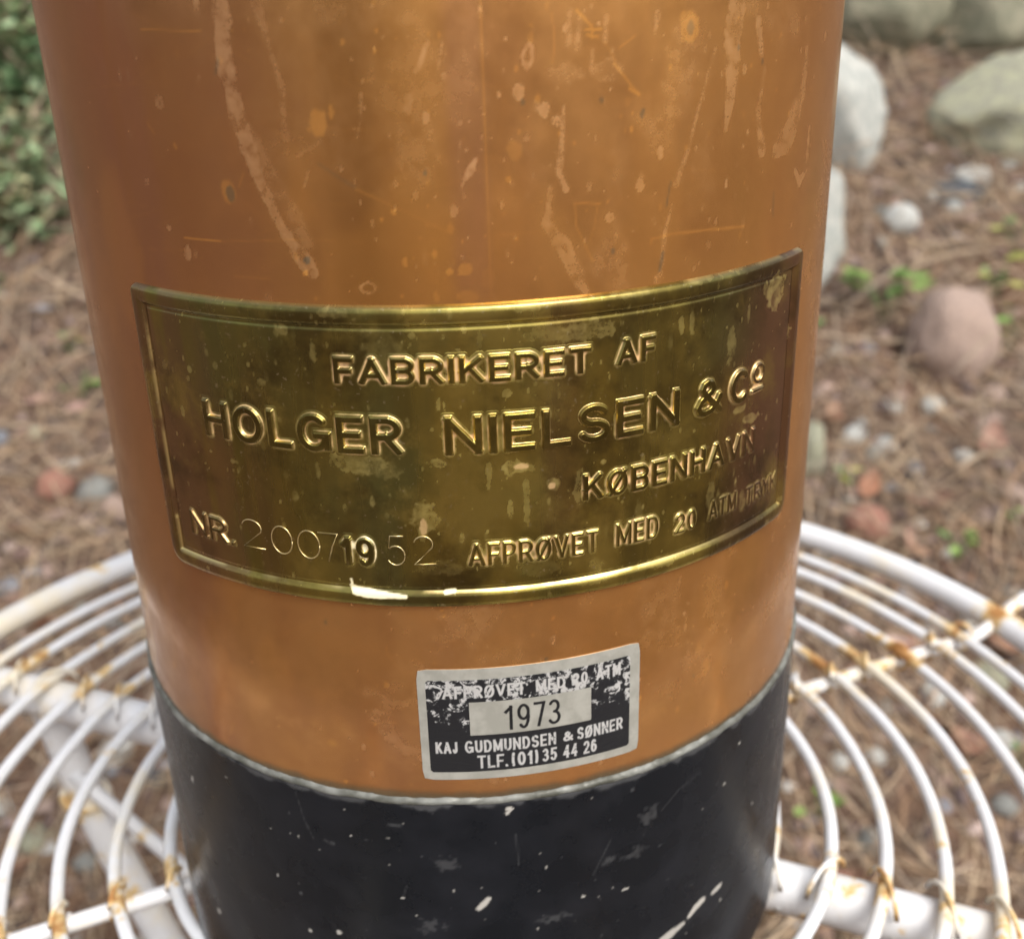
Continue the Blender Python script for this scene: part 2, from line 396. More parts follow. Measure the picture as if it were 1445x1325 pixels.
pxline(P, tan_, [(602, 60, 9), (590, 100, 8)], 0.8); pxline(P, tan_, [(508, 135, 7), (508, 172, 4), (503, 195, 6)], 0.6)
pxline(P, tan_, [(624, 60, 6), (617, 105, 4)], 0.6); pxline(P, tan_, [(931, 20, 8), (927, 48, 4)], 0.8)
for u, y0, y1, ww in ((806, 15, 62, 9), (818, 25, 68, 8), (858, 25, 58, 9), (866, 70, 95, 7), (838, 70, 100, 6), (1000, 60, 72, 7), (1005, 40, 55, 6)):
    pxline(P, tan_, [(u, y0, ww*0.7), (u-2, y1, ww)], 0.55, 0.0004)
pxline(P, tan_, [(672, 225, 6), (665, 238, 12), (655, 255, 6), (651, 265, 2)], 1.0)
pxline(P, tan_, [(535, 1012, 30), (560, 1050, 30), (590, 1062, 26), (700, 1100, 12)], 0.5, 0.0008)
pxline(P, tan_, [(520, 975, 26), (560, 1000, 24), (588, 985, 30)], 0.35, 0.0012)
pxline(P, tan_, [(650, 200, 5), (645, 235, 4), (655, 280, 3)], 0.4)
pxline(P, tan_, [(960, 815, 8), (950, 850, 12), (942, 862, 5)], 0.4); pxline(P, tan_, [(968, 870, 6), (966, 890, 5)], 0.5)
for u, v, a, b, val in ((222, 147, 7, 9, .6), (180, 190, 4, 8, .4), (263, 358, 6, 9, .9), (236, 322, 4, 4, .6), (205, 258, 6, 5, .6), (575, 150, 4, 12, .7), (600, 168, 5, 7, .8), (733, 130, 8, 10, .7), (746, 82, 7, 15, .8), (770, 155, 7, 8, .9),
        (787, 172, 8, 6, .9), (757, 150, 5, 6, .6), (735, 215, 5, 14, .0), (934, 215, 4, 8, .8), (950, 158, 4, 7, .5), (518, 408, 14, 7, .9), (985, 210, 3, 5, .8), (907, 250, 4, 6, .6), (862, 308, 6, 6, .7), (1027, 258, 3, 7, .8), (870, 337, 3, 8, .5), (640, 300, 5, 8, .5), (860, 100, 20, 12, .4), (800, 105, 22, 12, .35)):
    pxblob(P, tan_, u, v, a, b, val, ring=(u in (518, 746)))
for u, v, a, b, val in ((449, 175, 11, 16, .55), (466, 160, 4, 10, .5), (320, 272, 10, 15, .45), (975, 38, 15, 18, .55), (655, 381, 9, 9, .6), (634, 384, 4, 4, .7), (727, 213, 9, 12, .3), (555, 300, 4, 4, .8), (538, 312, 3, 3, .7), (995, 940, 9, 14, .35), (985, 915, 8, 12, .3), (470, 1047, 8, 5, .4), (545, 965, 4, 6, .4), (1180, 40, 5, 12, .0), (690, 395, 10, 14, .25), (660, 420, 14, 8, .4), (430, 386, 4, 4, .8), (760, 140, 4, 5, .5), (955, 1000, 3, 6, .4)):
    pxblob(P, org, u, v, a, b, val)
pxblob(P, drk, 323, 274, 6, 11, .75); pxblob(P, drk, 977, 40, 5, 8, .5, rough=.3); pxblob(P, drk, 432, 368, 5, 5, .8, rough=.2)
pxline(P, drk, [(948, 258, 2), (942, 292, 3)], .8, .0002); pxline(P, drk, [(937, 358, 5), (932, 382, 6)], .6, .0002); pxline(P, drk, [(1094, 272, 3), (1093, 305, 3)], .5)
pxline(P, drk, [(305, 85, 4), (301, 105, 3)], .5); pxline(P, drk, [(448, 232, 2), (500, 266, 2)], .6, .0002); pxline(P, drk, [(733, 60, 2), (728, 75, 3)], .0)
for u, v in ((738, 145), (909, 158), (908, 163), (850, 142), (866, 355), (600, 245), (1079, 88), (1045, 68), (460, 878), (595, 1045), (978, 952), (770, 930)): pxblob(P, drk, u, v, 2.5, 4, .6, rough=.3)
# scratches
for pts, ww, val in (([(500, 267), (560, 295), (625, 325), (640, 332)], 3, .35), ([(195, 42), (280, 45)], 2, .5), ([(258, 336), (310, 341)], 2, .7), ([(310, 341), (440, 338), (540, 346)], 2, .25), ([(705, 332), (770, 330)], 3, .3),
        ([(812, 287), (814, 320), (826, 345), (838, 370)], 2.5, .5), ([(812, 287), (848, 288)], 2, .6), ([(845, 290), (840, 320), (832, 345)], 2, .35), ([(920, 345), (921, 338), (950, 331), (1000, 325), (1052, 320)], 4, .55),
        ([(868, 90), (880, 105), (893, 122), (905, 134)], 3, .7), ([(890, 126), (904, 134)], 4, .9), ([(855, 60), (870, 85)], 2, .4), ([(900, 50), (876, 68)], 2, .6), ([(815, 15), (835, 36)], 3, .9), ([(828, 42), (850, 42)], 3, .95), ([(830, 50), (846, 53)], 3, .9), ([(836, 36), (838, 54)], 3, .8),
        ([(205, 175), (215, 190)], 2, .5), ([(342, 245), (335, 265)], 2, .4), ([(748, 35), (752, 38)], 2, .5), ([(690, 280), (730, 280)], 1.5, .25), ([(560, 940), (545, 920)], 2, .25), ([(780, 20), (784, 60), (781, 90)], 2, .3), ([(330, 1020), (326, 1035)], 3, .5), ([(303, 1008), (308, 1020)], 2, .5)):
    pxline(P, org, [(a, b, ww) for a, b in pts], val, 0.00016, 0.3)
# seam line and colour bands
for k in range(190):
    u, v = rng.uniform(80, 1170), rng.uniform(0, 1080)
    a = rng.uniform(40, 130); an = rng.normal(0, 0.5) + (0 if rng.random() < .6 else 1.3)
    pxline(P, org, [(u, v, 1.2), (u + a*math.cos(an), v + a*math.sin(an)*0.6, 1.2)], rng.uniform(.05, .22), 0.00012, 0.3)
for k in range(1500):
    u, v = rng.uniform(100, 1175), rng.uniform(-10, 1110)
    if u < 480 and rng.random() < .5: continue
    r = rng.gamma(1.4, 0.75) + 0.6; el = rng.uniform(1, 2.2)
    pxblob(P, tan_ if rng.random() < .75 else org, u, v, r, r*el, rng.uniform(.15, .75) * (1 if u > 480 else .6))
S, Z = P.S, P.Z
cl = fbm(S*70+31, Z*45+31, 75, 5); tan_[:] = np.maximum(tan_, .42*sstep(.53, .80, cl)*sstep(-.06, .02, S)); org[:] = np.maximum(org, .16*sstep(.55, .7, fbm(S*55+3, Z*30+3, 77, 5)))
u0, z0 = on_tank(687, 250)
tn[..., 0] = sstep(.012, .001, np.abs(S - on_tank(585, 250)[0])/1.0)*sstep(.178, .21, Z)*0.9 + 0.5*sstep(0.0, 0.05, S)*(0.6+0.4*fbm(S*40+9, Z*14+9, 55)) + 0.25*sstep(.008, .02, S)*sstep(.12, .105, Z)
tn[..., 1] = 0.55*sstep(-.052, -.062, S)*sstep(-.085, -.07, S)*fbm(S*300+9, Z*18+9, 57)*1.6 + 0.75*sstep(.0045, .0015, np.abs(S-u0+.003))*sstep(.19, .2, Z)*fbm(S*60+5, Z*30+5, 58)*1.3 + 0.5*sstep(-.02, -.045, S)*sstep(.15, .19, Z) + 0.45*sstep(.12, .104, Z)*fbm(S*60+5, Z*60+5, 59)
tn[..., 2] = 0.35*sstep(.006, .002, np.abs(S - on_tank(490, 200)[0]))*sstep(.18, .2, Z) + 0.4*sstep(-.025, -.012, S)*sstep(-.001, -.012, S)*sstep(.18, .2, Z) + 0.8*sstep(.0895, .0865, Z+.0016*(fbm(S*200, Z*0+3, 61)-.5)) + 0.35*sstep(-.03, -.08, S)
edge = np.maximum(0, np.abs(S-u0) - .00012); org[:] = np.maximum(org, .35*sstep(.00025, 0, edge)*sstep(.19, .2, Z))
drk[:] = np.maximum(drk, .85*sstep(.0888, .0868, Z+.0014*(P.n2)))
tn = np.clip(tn, 0, 1); tn[..., 3] = 1; st[..., 3] = 1
V = cyl(S, Z, 0.00010*(fbm(S*35+7, Z*22+7, 71, 2)-.5))
nx = len(sA)
# shoulder, dome and neck rows continue the tank
prof = [(0.0876, 0.415), (0.086, 0.428), (0.078, 0.441), (0.062, 0.452), (0.040, 0.459), (0.022, 0.462), (0.021, 0.475)]
extra = np.stack([np.stack([r*np.sin(sA/R0), -r*np.cos(sA/R0), 0*sA+z], -1) for r, z in prof])
Vt = np.concatenate([V, extra]).reshape(-1, 3); zz = np.zeros((len(prof), nx, 4)); zz[..., 3] = 1
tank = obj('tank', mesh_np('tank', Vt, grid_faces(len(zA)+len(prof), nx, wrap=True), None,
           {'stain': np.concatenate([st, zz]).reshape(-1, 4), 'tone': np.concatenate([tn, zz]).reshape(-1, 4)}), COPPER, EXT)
def lathe(name, prof, mat, parent, seg=96, jitter=None, attrs=None):
    th = np.linspace(0, 2*np.pi, seg, endpoint=False); pr = np.array(prof, float)
    V = np.stack([pr[:, 0:1]*np.sin(th), -pr[:, 0:1]*np.cos(th), pr[:, 1:2] + 0*th], -1)
    if jitter is not None: V = jitter(V, th)
    return obj(name, mesh_np(name, V.reshape(-1, 3), grid_faces(len(pr), seg, wrap=True), None, attrs), mat, parent)
blank = lambda n: {'stain': np.tile([0, 0, 0, 1.], (n, 1)), 'tone': np.tile([0, 0, 0, 1.], (n, 1))}
lathe('valve_cap', [(0.0, .507), (.018, .507), (.0255, .503), (.027, .497), (.027, .479), (.0255, .4755), (.0215, .4752), (0.0, .4752)], BRASS, EXT, 64, None, blank(64*8))

# black base sleeve
RB = RZ(0.04) + 0.0004
thb = np.concatenate([np.linspace(math.radians(-84), math.radians(90), 620), np.linspace(math.radians(90), math.radians(276), 60)[1:-1]])
sB = thb*R0; zB = np.linspace(0.0, 0.0850, 190)
PB = Paint(sB, zB); stb = np.zeros((len(zB), len(sB), 4)); stb[..., 3] = 1
chip, scuff = stb[..., 0], stb[..., 1]
def bblob(u, v, a, b, val=1.): pxblob(PB, chip, u, v, a, b, val, .25, .7)
pxline(PB, chip, [(676, 1277, 8), (683, 1270, 11), (689, 1263, 8)], 1., .0002); pxline(PB, chip, [(1002, 1256, 9), (1012, 1246, 12)], 1., .0002)
pxline(PB, chip, [(968, 1290, 10), (977, 1278, 16), (988, 1266, 14)], 1., .0002); pxline(PB, chip, [(928, 1325, 20), (945, 1311, 20), (960, 1300, 14)], .9, .0003)
for u, v, a, b in ((276, 1096, 4, 8), (441, 1308, 4, 5), (481, 1311, 5, 4), (314, 1282, 6, 6), (719, 1137, 6, 4), (715, 1143, 3, 3), (1039, 1046, 2.5, 3), (424, 1176, 2, 2), (498, 1175, 2, 2), (395, 1230, 2, 3), (1013, 1265, 2, 3), (820, 1260, 5, 2), (745, 1100, 2, 3), (1018, 1103, 2, 2), (570, 1262, 2, 3), (880, 1250, 6, 2)): bblob(u, v, a, b)
for u, v, a, b in ((629, 1215, 16, 8), (608, 1302, 18, 10), (912, 1148, 14, 12), (895, 1200, 20, 6), (860, 1210, 10, 5), (780, 1290, 20, 6), (470, 1185, 10, 3), (1080, 1215, 5, 12), (560, 1160, 12, 3)): pxblob(PB, scuff, u, v, a*.8, b*1.2, .45, 1.4, 2.2)
for pts in ([(416, 1100), (432, 1150), (446, 1180)], [(727, 1172), (731, 1215)], [(985, 1085), (955, 1110), (930, 1140)], [(575, 1245), (570, 1262)], [(860, 1180), (835, 1230)], [(330, 1150), (360, 1240)]):
    pxline(PB, scuff, [(a, b, 1.6) for a, b in pts], .4, .0002, .4)
for k in range(260):
    u, v = rng.uniform(230, 1110), rng.uniform(960, 1325); r = rng.gamma(1.5, .45)+.5
    pxblob(PB, chip if rng.random() < .4 else scuff, u, v, r, r*rng.uniform(.7, 1.6), rng.uniform(.15, .7))
scuff[:] = np.maximum(scuff, .7*sstep(.0838, .0850, PB.Z + .004*PB.n2))
Vb = np.stack([(RB)*np.sin(PB.S/R0), -(RB)*np.cos(PB.S/R0), PB.Z], -1)
Vb += (0.00025*(fbm(PB.S*50+3, PB.Z*40+3, 81)-.5))[..., None]*np.stack([np.sin(PB.S/R0), -np.cos(PB.S/R0), 0*PB.S], -1)
low = np.stack([np.stack([r*np.sin(thb), -r*np.cos(thb), 0*thb+z], -1) for r, z in ((0.0, .004), (RB-.006, .004), (RB-.004, .0006), (RB-.0012, .0003))])
cap = np.stack([np.stack([r*np.sin(thb), -r*np.cos(thb), 0*thb+z], -1) for r, z in ((RB-.0003, .0854), (RB-.0022, .0855))])
pad = lambda n: np.tile([0, 0, 0, 1.], (n, len(thb), 1))
obj('base_sleeve', mesh_np('base_sleeve', np.concatenate([low, Vb, cap]).reshape(-1, 3), grid_faces(len(zB)+6, len(thb), wrap=True), None,
    {'stain': np.concatenate([pad(4), stb, pad(2)]).reshape(-1, 4)}), BLACK, EXT)
# solder fillet
def sj(V, th):
    n = fbm(np.cos(th)*14+30, np.sin(th)*14+30, 91, 4)-.5; n2 = fbm(np.cos(th)*60+130, np.sin(th)*60+130, 92, 3)-.5
    V[..., 2] += (0.0012*n+.0007*n2)[None]*np.linspace(1, .6, len(V))[:, None]
    rad = np.stack([np.sin(th), -np.cos(th), 0*th], -1); b = np.sin(np.linspace(0, np.pi, len(V)))[:, None]
    V += (b*(.0006*n2)[None])[..., None]*rad[None]; return V
lathe('solder_seam', [(RB-.0006, .0850), (RB+.0001, .0852), (RB+.0002, .0855), (RB+.0001, .0859), (RB-.0002, .0863), (RB-.0007, .0866), (RB-.0016, .0868)], SOLDER, EXT, 700, sj)

# ------------------------------------------------------------------ lettering tools
def arc(cx, cz, rx, rz, a0, a1, n=14): return [(cx+rx*math.cos(math.radians(a0+(a1-a0)*i/n)), cz+rz*math.sin(math.radians(a0+(a1-a0)*i/n))) for i in range(n+1)]
def L(*p): return ('l', list(p))
def C(p): return ('c', p)
STEM = L((0, 0), (0, 1)); OVAL = C(arc(.5, .5, .5, .5, 0, 360, 28))
def bowl(z0, z1, x): return [L((0, z1), (x, z1)), L((0, z0), (x, z0)), C(arc(x, (z0+z1)/2, 1-x, (z1-z0)/2, 90, -90))]
GL = {'A': (.86, [L((0, 0), (.5, 1)), L((1, 0), (.5, 1)), L((.2, .3), (.8, .3))]),
 'B': (.70, [STEM]+bowl(.52, 1, .58)+bowl(0, .52, .62)), 'C': (.80, [C(arc(.5, .5, .5, .5, 48, 312, 24))]), 'D': (.74, [STEM]+bowl(0, 1, .42)),
 'E': (.62, [STEM, L((0, 1), (1, 1)), L((0, .5), (.85, .5)), L((0, 0), (1, 0))]), 'F': (.60, [STEM, L((0, 1), (1, 1)), L((0, .48), (.85, .48))]),
 'G': (.84, [C(arc(.5, .5, .5, .5, 48, 335, 24)), L((1, .42), (.6, .42)), L((1, .42), (1, .06))]), 'H': (.74, [STEM, L((1, 0), (1, 1)), L((0, .5), (1, .5))]),
 'I': (.0, [STEM]), 'J': (.5, [L((1, 1), (1, .3)), C(arc(.5, .3, .5, .3, 0, -170))]), 'K': (.74, [STEM, L((.95, 1), (0, .38)), L((.36, .62), (1, 0))]), 'L': (.58, [STEM, L((0, 0), (1, 0))]),
 'M': (.92, [STEM, L((1, 0), (1, 1)), L((0, 1), (.5, .12)), L((1, 1), (.5, .12))]), 'N': (.76, [STEM, L((1, 0), (1, 1)), L((0, 1), (1, 0))]),
 'O': (.86, [OVAL]), 'Ø': (.84, [OVAL, L((.06, 0), (.94, 1))]), 'P': (.66, [STEM]+bowl(.44, 1, .5)), 'R': (.72, [STEM]+bowl(.46, 1, .52)+[L((.5, .46), (1, 0))]),
 'S': (.70, [C(arc(.5, .755, .46, .245, 25, 270, 18)), C(arc(.5, .255, .5, .255, 90, -155, 18))]), 'T': (.70, [L((.5, 0), (.5, 1)), L((0, 1), (1, 1))]),
 'U': (.70, [L((0, 1), (0, .35)), L((1, 1), (1, .35)), C(arc(.5, .35, .5, .35, 0, -180))]), 'V': (.80, [L((0, 1), (.5, 0)), L((1, 1), (.5, 0))]), 'Y': (.8, [L((0, 1), (.5, .45)), L((1, 1), (.5, .45)), L((.5, .45), (.5, 0))]),
 '&': (.84, [C([(1, 0), (.28, .64), (.2, .8), (.27, .94), (.43, 1), (.6, .94), (.66, .8), (.58, .68), (.15, .42), (.02, .22), (.1, .06), (.3, 0), (.55, .04), (.8, .2), (.98, .48)])]),
 '0': (.50, [OVAL]), '1': (.22, [L((1, 0), (1, 1)), L((1, .98), (0, .78))]), '2': (.56, [C(arc(.5, .72, .5, .28, 168, -28)+[(0, .03)]), L((0, 0), (1, 0))]),
 '3': (.52, [C(arc(.45, .76, .45, .24, 150, -90)), C(arc(.45, .26, .53, .26, 90, -150))]), '4': (.58, [L((.75, 0), (.75, 1)), L((.75, 1), (0, .28)), L((0, .26), (1, .26))]),
 '5': (.54, [L((.95, 1), (.14, 1)), L((.14, 1), (.08, .54)), C(arc(.46, .32, .52, .32, 135, -150))]), '6': (.54, [C(arc(.5, .31, .5, .31, 0, 360, 22)), C(arc(.5, .5, .5, .5, 185, 50, 14))]),
 '7': (.54, [L((0, 1), (1, 1)), L((1, 1), (.4, 0))]), '9': (.54, [C(arc(.5, .69, .5, .31, 0, 360, 22)), C(arc(.5, .5, .5, .5, 5, -130, 14))]),
 '(': (.16, [C(arc(1.2, .5, 1.2, .62, 125, 235, 10))]), ')': (.16, [C(arc(-.2, .5, 1.2, .62, 55, -55, 10))]), '.': (.0, [L((0, 0), (0, .03))]), ' ': (.22, [])}
def text_sdf(S, Z, txt, a, b, zb, zt, hw, gap=.30):
    """signed distance (positive inside) to stroked capitals that run from a to b, zb to zt"""
    cap = zt-zb; h = hw/cap; adv = [GL[c][0]+2*h for c in txt]; tot = sum(adv)+gap*cap/cap*(len(txt)-1)*.62
    k = (b-a)/(tot*cap); x = a; D = np.full(S.shape, -1.)
    for c, w_ in zip(txt, adv):
        wm = w_*cap*k; x0 = x+hw; wx = max(wm-2*hw, 0)
        if GL[c][0] == 0: x0 = x+wm/2; wx = 0
        W = (slice(max(0, int((zb-.0016-Z[0, 0])/(Z[1, 0]-Z[0, 0]))), max(0, int((zt+.0016-Z[0, 0])/(Z[1, 0]-Z[0, 0])))), slice(max(0, int((x-.0016-S[0, 0])/(S[0, 1]-S[0, 0]))), max(0, int((x+wm+.0016-S[0, 0])/(S[0, 1]-S[0, 0])))))
        s_, z_ = S[W], Z[W]; d = np.full(s_.shape, -1.)
        for kind, pts in GL[c][1]:
            P_ = [(x0+px*wx, zb+hw+pz*(cap-2*hw)) for px, pz in pts]
            for p, q in zip(P_[:-1], P_[1:]):
                dx, dz = q[0]-p[0], q[1]-p[1]; Ls = math.hypot(dx, dz)+1e-9; ux, uz = dx/Ls, dz/Ls
                al = (s_-p[0])*ux+(z_-p[1])*uz; pe = np.abs(-(s_-p[0])*uz+(z_-p[1])*ux)
                if kind == 'l':                            # square ends
                    qa = np.abs(al-Ls/2)-Ls/2-hw; qp = pe-hw
                    dd = -(np.hypot(np.maximum(qa, 0), np.maximum(qp, 0))+np.minimum(np.maximum(qa, qp), 0))
                else:
                    t = np.clip(al, 0, Ls); dd = hw-np.hypot(s_-p[0]-t*ux, z_-p[1]-t*uz)
                d = np.maximum(d, dd)
        if c not in '()': d = np.minimum(d, np.minimum(z_-zb, zt-z_))
        D[W] = np.maximum(D[W], d); x += wm+gap*.62*cap*k
    return D
PANEL_H = 0.00055
def boxblur(A, r):
    for ax in (0, 1):
        n = A.shape[ax]; pad = [(0, 0), (0, 0)]; pad[ax] = (r+1, r)
        c = np.cumsum(np.pad(A, pad, mode='edge'), axis=ax)
        hi = np.take(c, np.arange(2*r+1, 2*r+1+n), axis=ax); lo = np.take(c, np.arange(0, n), axis=ax); A = (hi-lo)/(2*r+1)
    return A
def emboss(name, words, parent, relief=0.0006, bold=0.00055, step=0.00013, bright=1.0, halo=0.0009, seed=0, shoulder=0.00026, cream=False):
    """words: [(text, theta0 deg, theta1 deg, z base, z cap)] -> one softly pressed relief patch"""
    s0 = min(math.radians(w[1]) for w in words)*R0-.002; s1 = max(math.radians(w[2]) for w in words)*R0+.002
    z0 = min(w[3] for w in words)-.0018; z1 = max(w[4] for w in words)+.0018
    s = np.arange(s0, s1, step); z = np.arange(z0, z1, step); S, Z = np.meshgrid(s, z); D = np.full(S.shape, -1.)
    for (txt, t0, t1, zb, zt) in words:
        if isinstance(txt, str):
            D = np.maximum(D, text_sdf(S, Z, txt, math.radians(t0)*R0, math.radians(t1)*R0, zb, zt, bold))
        else:                                              # stroked polylines, unit box
            a, b = math.radians(t0)*R0, math.radians(t1)*R0
            for pl in txt:
                for p, q in zip(pl[:-1], pl[1:]):
                    ax, az, bx, bz = a+p[0]*(b-a), zb+p[1]*(zt-zb), a+q[0]*(b-a), zb+q[1]*(zt-zb)
                    dx, dz = bx-ax, bz-az; L = dx*dx+dz*dz+1e-14; t = np.clip(((S-ax)*dx+(Z-az)*dz)/L, 0, 1)
                    D = np.maximum(D, bold-np.hypot(S-ax-t*dx, Z-az-t*dz))
    wob = 0.00006*(fbm(S*900+9, Z*900+9, 100+seed, 3)-.5)
    D = D+wob
    edge = sstep(-halo, -halo*.6, D)
    h = PANEL_H - .00012*(1-edge) + .00002*edge + relief*sstep(-shoulder*.55, shoulder*.75, D)
    near = boxblur((D > 0).astype(float), int(.0009/step))
    n = fbm(S*420+5, Z*420+5, 130+seed, 3); nl = fbm(S*60+5, Z*60+5, 140+seed, 3)
    groove = sstep(.00005, -.0002, D)
    orange = groove*sstep(.26, .48, near+.25*(n-.5)+.3*(nl-.5))*bright
    rub = .75*np.exp(-((D+.00008)/.00013)**2)*sstep(.35, .6, n*.5+nl*.5)*bright
    stain = np.zeros(S.shape+(4,)); tone = np.zeros_like(stain); stain[..., 3] = tone[..., 3] = 1
    stain[..., 1] = np.clip(orange*.85, 0, 1); stain[..., 0] = .6*groove*(1-orange)*sstep(.04, .3, near+.12*(nl-.5))
    tone[..., 2] = np.clip(rub*.7, 0, 1); tone[..., 3] = 1-.75*sstep(.0001, .0003, D)*(.6+.4*sstep(.3, .6, n))  # alpha masks the painted-in dark reflection on the letter faces
    if cream: stain[..., 2] = groove*sstep(.3, .5, near+.3*(n-.5))
    tone[..., 0], tone[..., 1] = plate_tone(S, Z)
    keep = (D > -halo*1.15); kc = keep[:-1, :-1] | keep[1:, :-1] | keep[:-1, 1:] | keep[1:, 1:]
    F = grid_faces(*S.shape, keep=kc)
    V, F, a1, a2 = compact(cyl(S, Z, h).reshape(-1, 3), F, stain.reshape(-1, 4), tone.reshape(-1, 4))
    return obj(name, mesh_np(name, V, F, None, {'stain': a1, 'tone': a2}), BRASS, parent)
def plate_tone(S, Z):
    n = fbm(S*45+3, Z*20+3, 201, 4); n2 = fbm(S*220+3, Z*30+3, 203, 3)
    purple = sstep(.048, .066, S+.012*(n-.5))*.95 + sstep(-.030, -.060, S)*.8*sstep(.35, .6, n2) + sstep(.006, .002, np.abs(S-.018))*.3*sstep(.14, .155, Z)
    green = np.exp(-((S+.006)/.028)**2)*sstep(.4, .6, n)*.8 + np.exp(-((S+.05)/.014)**2)*.6*sstep(.16, .18, Z) + np.exp(-((S-.055)/.01)**2)*sstep(.17, .18, Z)*.8
    return np.clip(purple, 0, 1), np.clip(green, 0, 1)

# ------------------------------------------------------------------ brass maker plate
ps0, ps1, pz0, pz1 = math.radians(-45.3)*R0, math.radians(52.2)*R0, 0.1340, 0.1952
step = 0.00024
s = np.linspace(ps0, ps1, int((ps1-ps0)/step)); z = np.linspace(pz0, pz1, int((pz1-pz0)/step)); S, Z = np.meshgrid(s, z)
def rrect(S, Z, cr):
    cx, cz = (ps0+ps1)/2, (pz0+pz1)/2; hx, hz = (ps1-ps0)/2, (pz1-pz0)/2
    # bottom corners rounder than the top ones
    cr = np.where(Z < cz, 0.0042, 0.0017)
    qx, qz = np.abs(S-cx)-hx+cr, np.abs(Z-cz)-hz+cr
    return np.hypot(np.maximum(qx, 0), np.maximum(qz, 0)) + np.minimum(np.maximum(qx, qz), 0) - cr
D = -rrect(S, Z, 0)                                        # positive inside
bad = D < 0
gz, gs = np.gradient(D, z, s)
gl = np.hypot(gs, gz)+1e-9
S2 = np.where(bad, S - D*gs/gl, S); Z2 = np.where(bad, Z - D*gz/gl, Z)
kc = ~(bad[:-1, :-1] & bad[1:, :-1] & bad[:-1, 1:] & bad[1:, 1:])
wav = 0.00014*(fbm(S*60+4, Z*60+4, 211, 3)-.5)
x = np.clip((D-.0002)/.0036, 0, 1)
bead = .0007*(1-np.abs(2*x-1)**3)**.8
h = np.where(D < .0001, -.0002, PANEL_H*sstep(0, .0006, D)) + bead*(x > 0)*(x < 1) + wav*.8*sstep(.0006, .004, D)
# small extra pressed line inside the bead
h -= .00018*np.exp(-((D-.0042)/.00035)**2)
PP = Paint(s, z); stp = np.zeros(S.shape+(4,)); stp[..., 3] = 1; tnp = np.zeros_like(stp); tnp[..., 3] = 1
pale, bare, cream = stp[..., 0], stp[..., 1], stp[..., 2]
for u, v, a, b, val in ((1092, 410, 30, 24, .9), (512, 650, 38, 20, .7), (598, 727, 18, 20, .7), (597, 748, 6, 18, .6), (729, 659, 22, 10, .9), (780, 682, 9, 9, .8), (620, 652, 10, 6, .8), (715, 553, 6, 6, .7), (370, 540, 7, 6, .6), (442, 495, 5, 14, .6), (400, 465, 8, 8, .6), (418, 698, 5, 8, .6), (545, 660, 20, 14, .4),
        (450, 665, 4, 12, .6), (690, 672, 5, 20, .5), (742, 700, 5, 38, .5), (720, 715, 4, 14, .6), (816, 690, 8, 28, .5), (1055, 590, 18, 7, .8), (1040, 578, 14, 5, .7), (1030, 490, 9, 26, .6), (830, 465, 40, 14, .6), (780, 470, 30, 10, .4), (960, 460, 4, 14, .6), (975, 455, 4, 12, .6), (1055, 440, 3, 15, .5), (1110, 470, 3, 14, .6),
        (1045, 705, 9, 18, .6), (1000, 700, 8, 22, .5), (650, 530, 12, 12, .3), (540, 500, 24, 30, .3), (525, 470, 14, 8, .4), (330, 650, 4, 4, .7), (260, 580, 4, 7, .7), (305, 515, 5, 6, .6), (235, 515, 6, 6, .3), (620, 800, 30, 10, .3), (840, 795, 10, 12, .4), (760, 800, 30, 12, .25), (900, 720, 6, 12, .3), (645, 500, 5, 8, .6), (655, 466, 4, 5, .7), (890, 410, 30, 8, .5), (985, 390, 24, 8, .5), (1040, 372, 30, 8, .7), (740, 432, 24, 6, .5), (470, 440, 16, 6, .6), (1075, 735, 10, 6, .6), (1095, 702, 5, 6, .5), (930, 790, 30, 7, .5), (835, 815, 30, 7, .35)):
    pxblob(PP, pale, u, v, a, b, val*.7, .3, .7)
for u, v, a, b, val in ((735, 657, 9, 5, .5), (598, 742, 5, 12, .45), (778, 684, 5, 5, .5)): pxblob(PP, bare, u, v, a, b, val)
pxline(PP, cream, [(498, 824, 10), (505, 830, 16), (540, 835, 13), (574, 838, 7)], 1., .00015, .5); pxline(PP, cream, [(499, 822, 5), (497, 815, 4)], 1., .00015); pxline(PP, cream, [(630, 833, 6), (641, 831, 7)], 1., .00015)
for k in range(800):
    u, v = rng.uniform(205, 1115), rng.uniform(380, 850); r = rng.gamma(1.3, .75)+.5; el = rng.uniform(.8, 2.8)
    pxblob(PP, pale, u, v, r, r*el, rng.uniform(.1, .6), .6)
tnp[..., 0], tnp[..., 1] = plate_tone(S, Z)
nn = fbm(S*120+5, Z*120+5, 221, 3)
inner = np.exp(-((D-.0038)/.0002)**2)
side = np.maximum(sstep(ps0+.006, ps0+.0045, S), sstep(pz0+.006, pz0+.0045, Z))*sstep(.06, .04, S)
tnp[..., 2] = np.clip(.9*inner*side*sstep(.38, .55, nn) + .5*np.exp(-((D-.0002)/.0003)**2)*sstep(.4, .6, nn), 0, 1)
PLATE = obj('maker_plate', mesh_np('maker_plate', *(lambda V, F, a, b: (V, F, None, {'stain': a, 'tone': b}))(
    *compact(cyl(S2, Z2, h).reshape(-1, 3), grid_faces(*S.shape, keep=kc), stp.reshape(-1, 4), tnp.reshape(-1, 4)))), BRASS, EXT)
tag(PLATE, 'tarnished brass plate with pressed border and raised Danish lettering')
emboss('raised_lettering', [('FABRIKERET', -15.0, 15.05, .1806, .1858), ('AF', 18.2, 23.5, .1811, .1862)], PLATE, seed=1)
emboss('raised_lettering', [('HOLGER', -34.0, -7.5, .1669, .1745), ('NIELSEN', -2.5, 27.2, .1667, .1744), ('&', 29.7, 34.4, .1669, .1746), ('C', 35.8, 39.7, .1672, .1745), ], PLATE, relief=.0007, bold=.00072, seed=2)
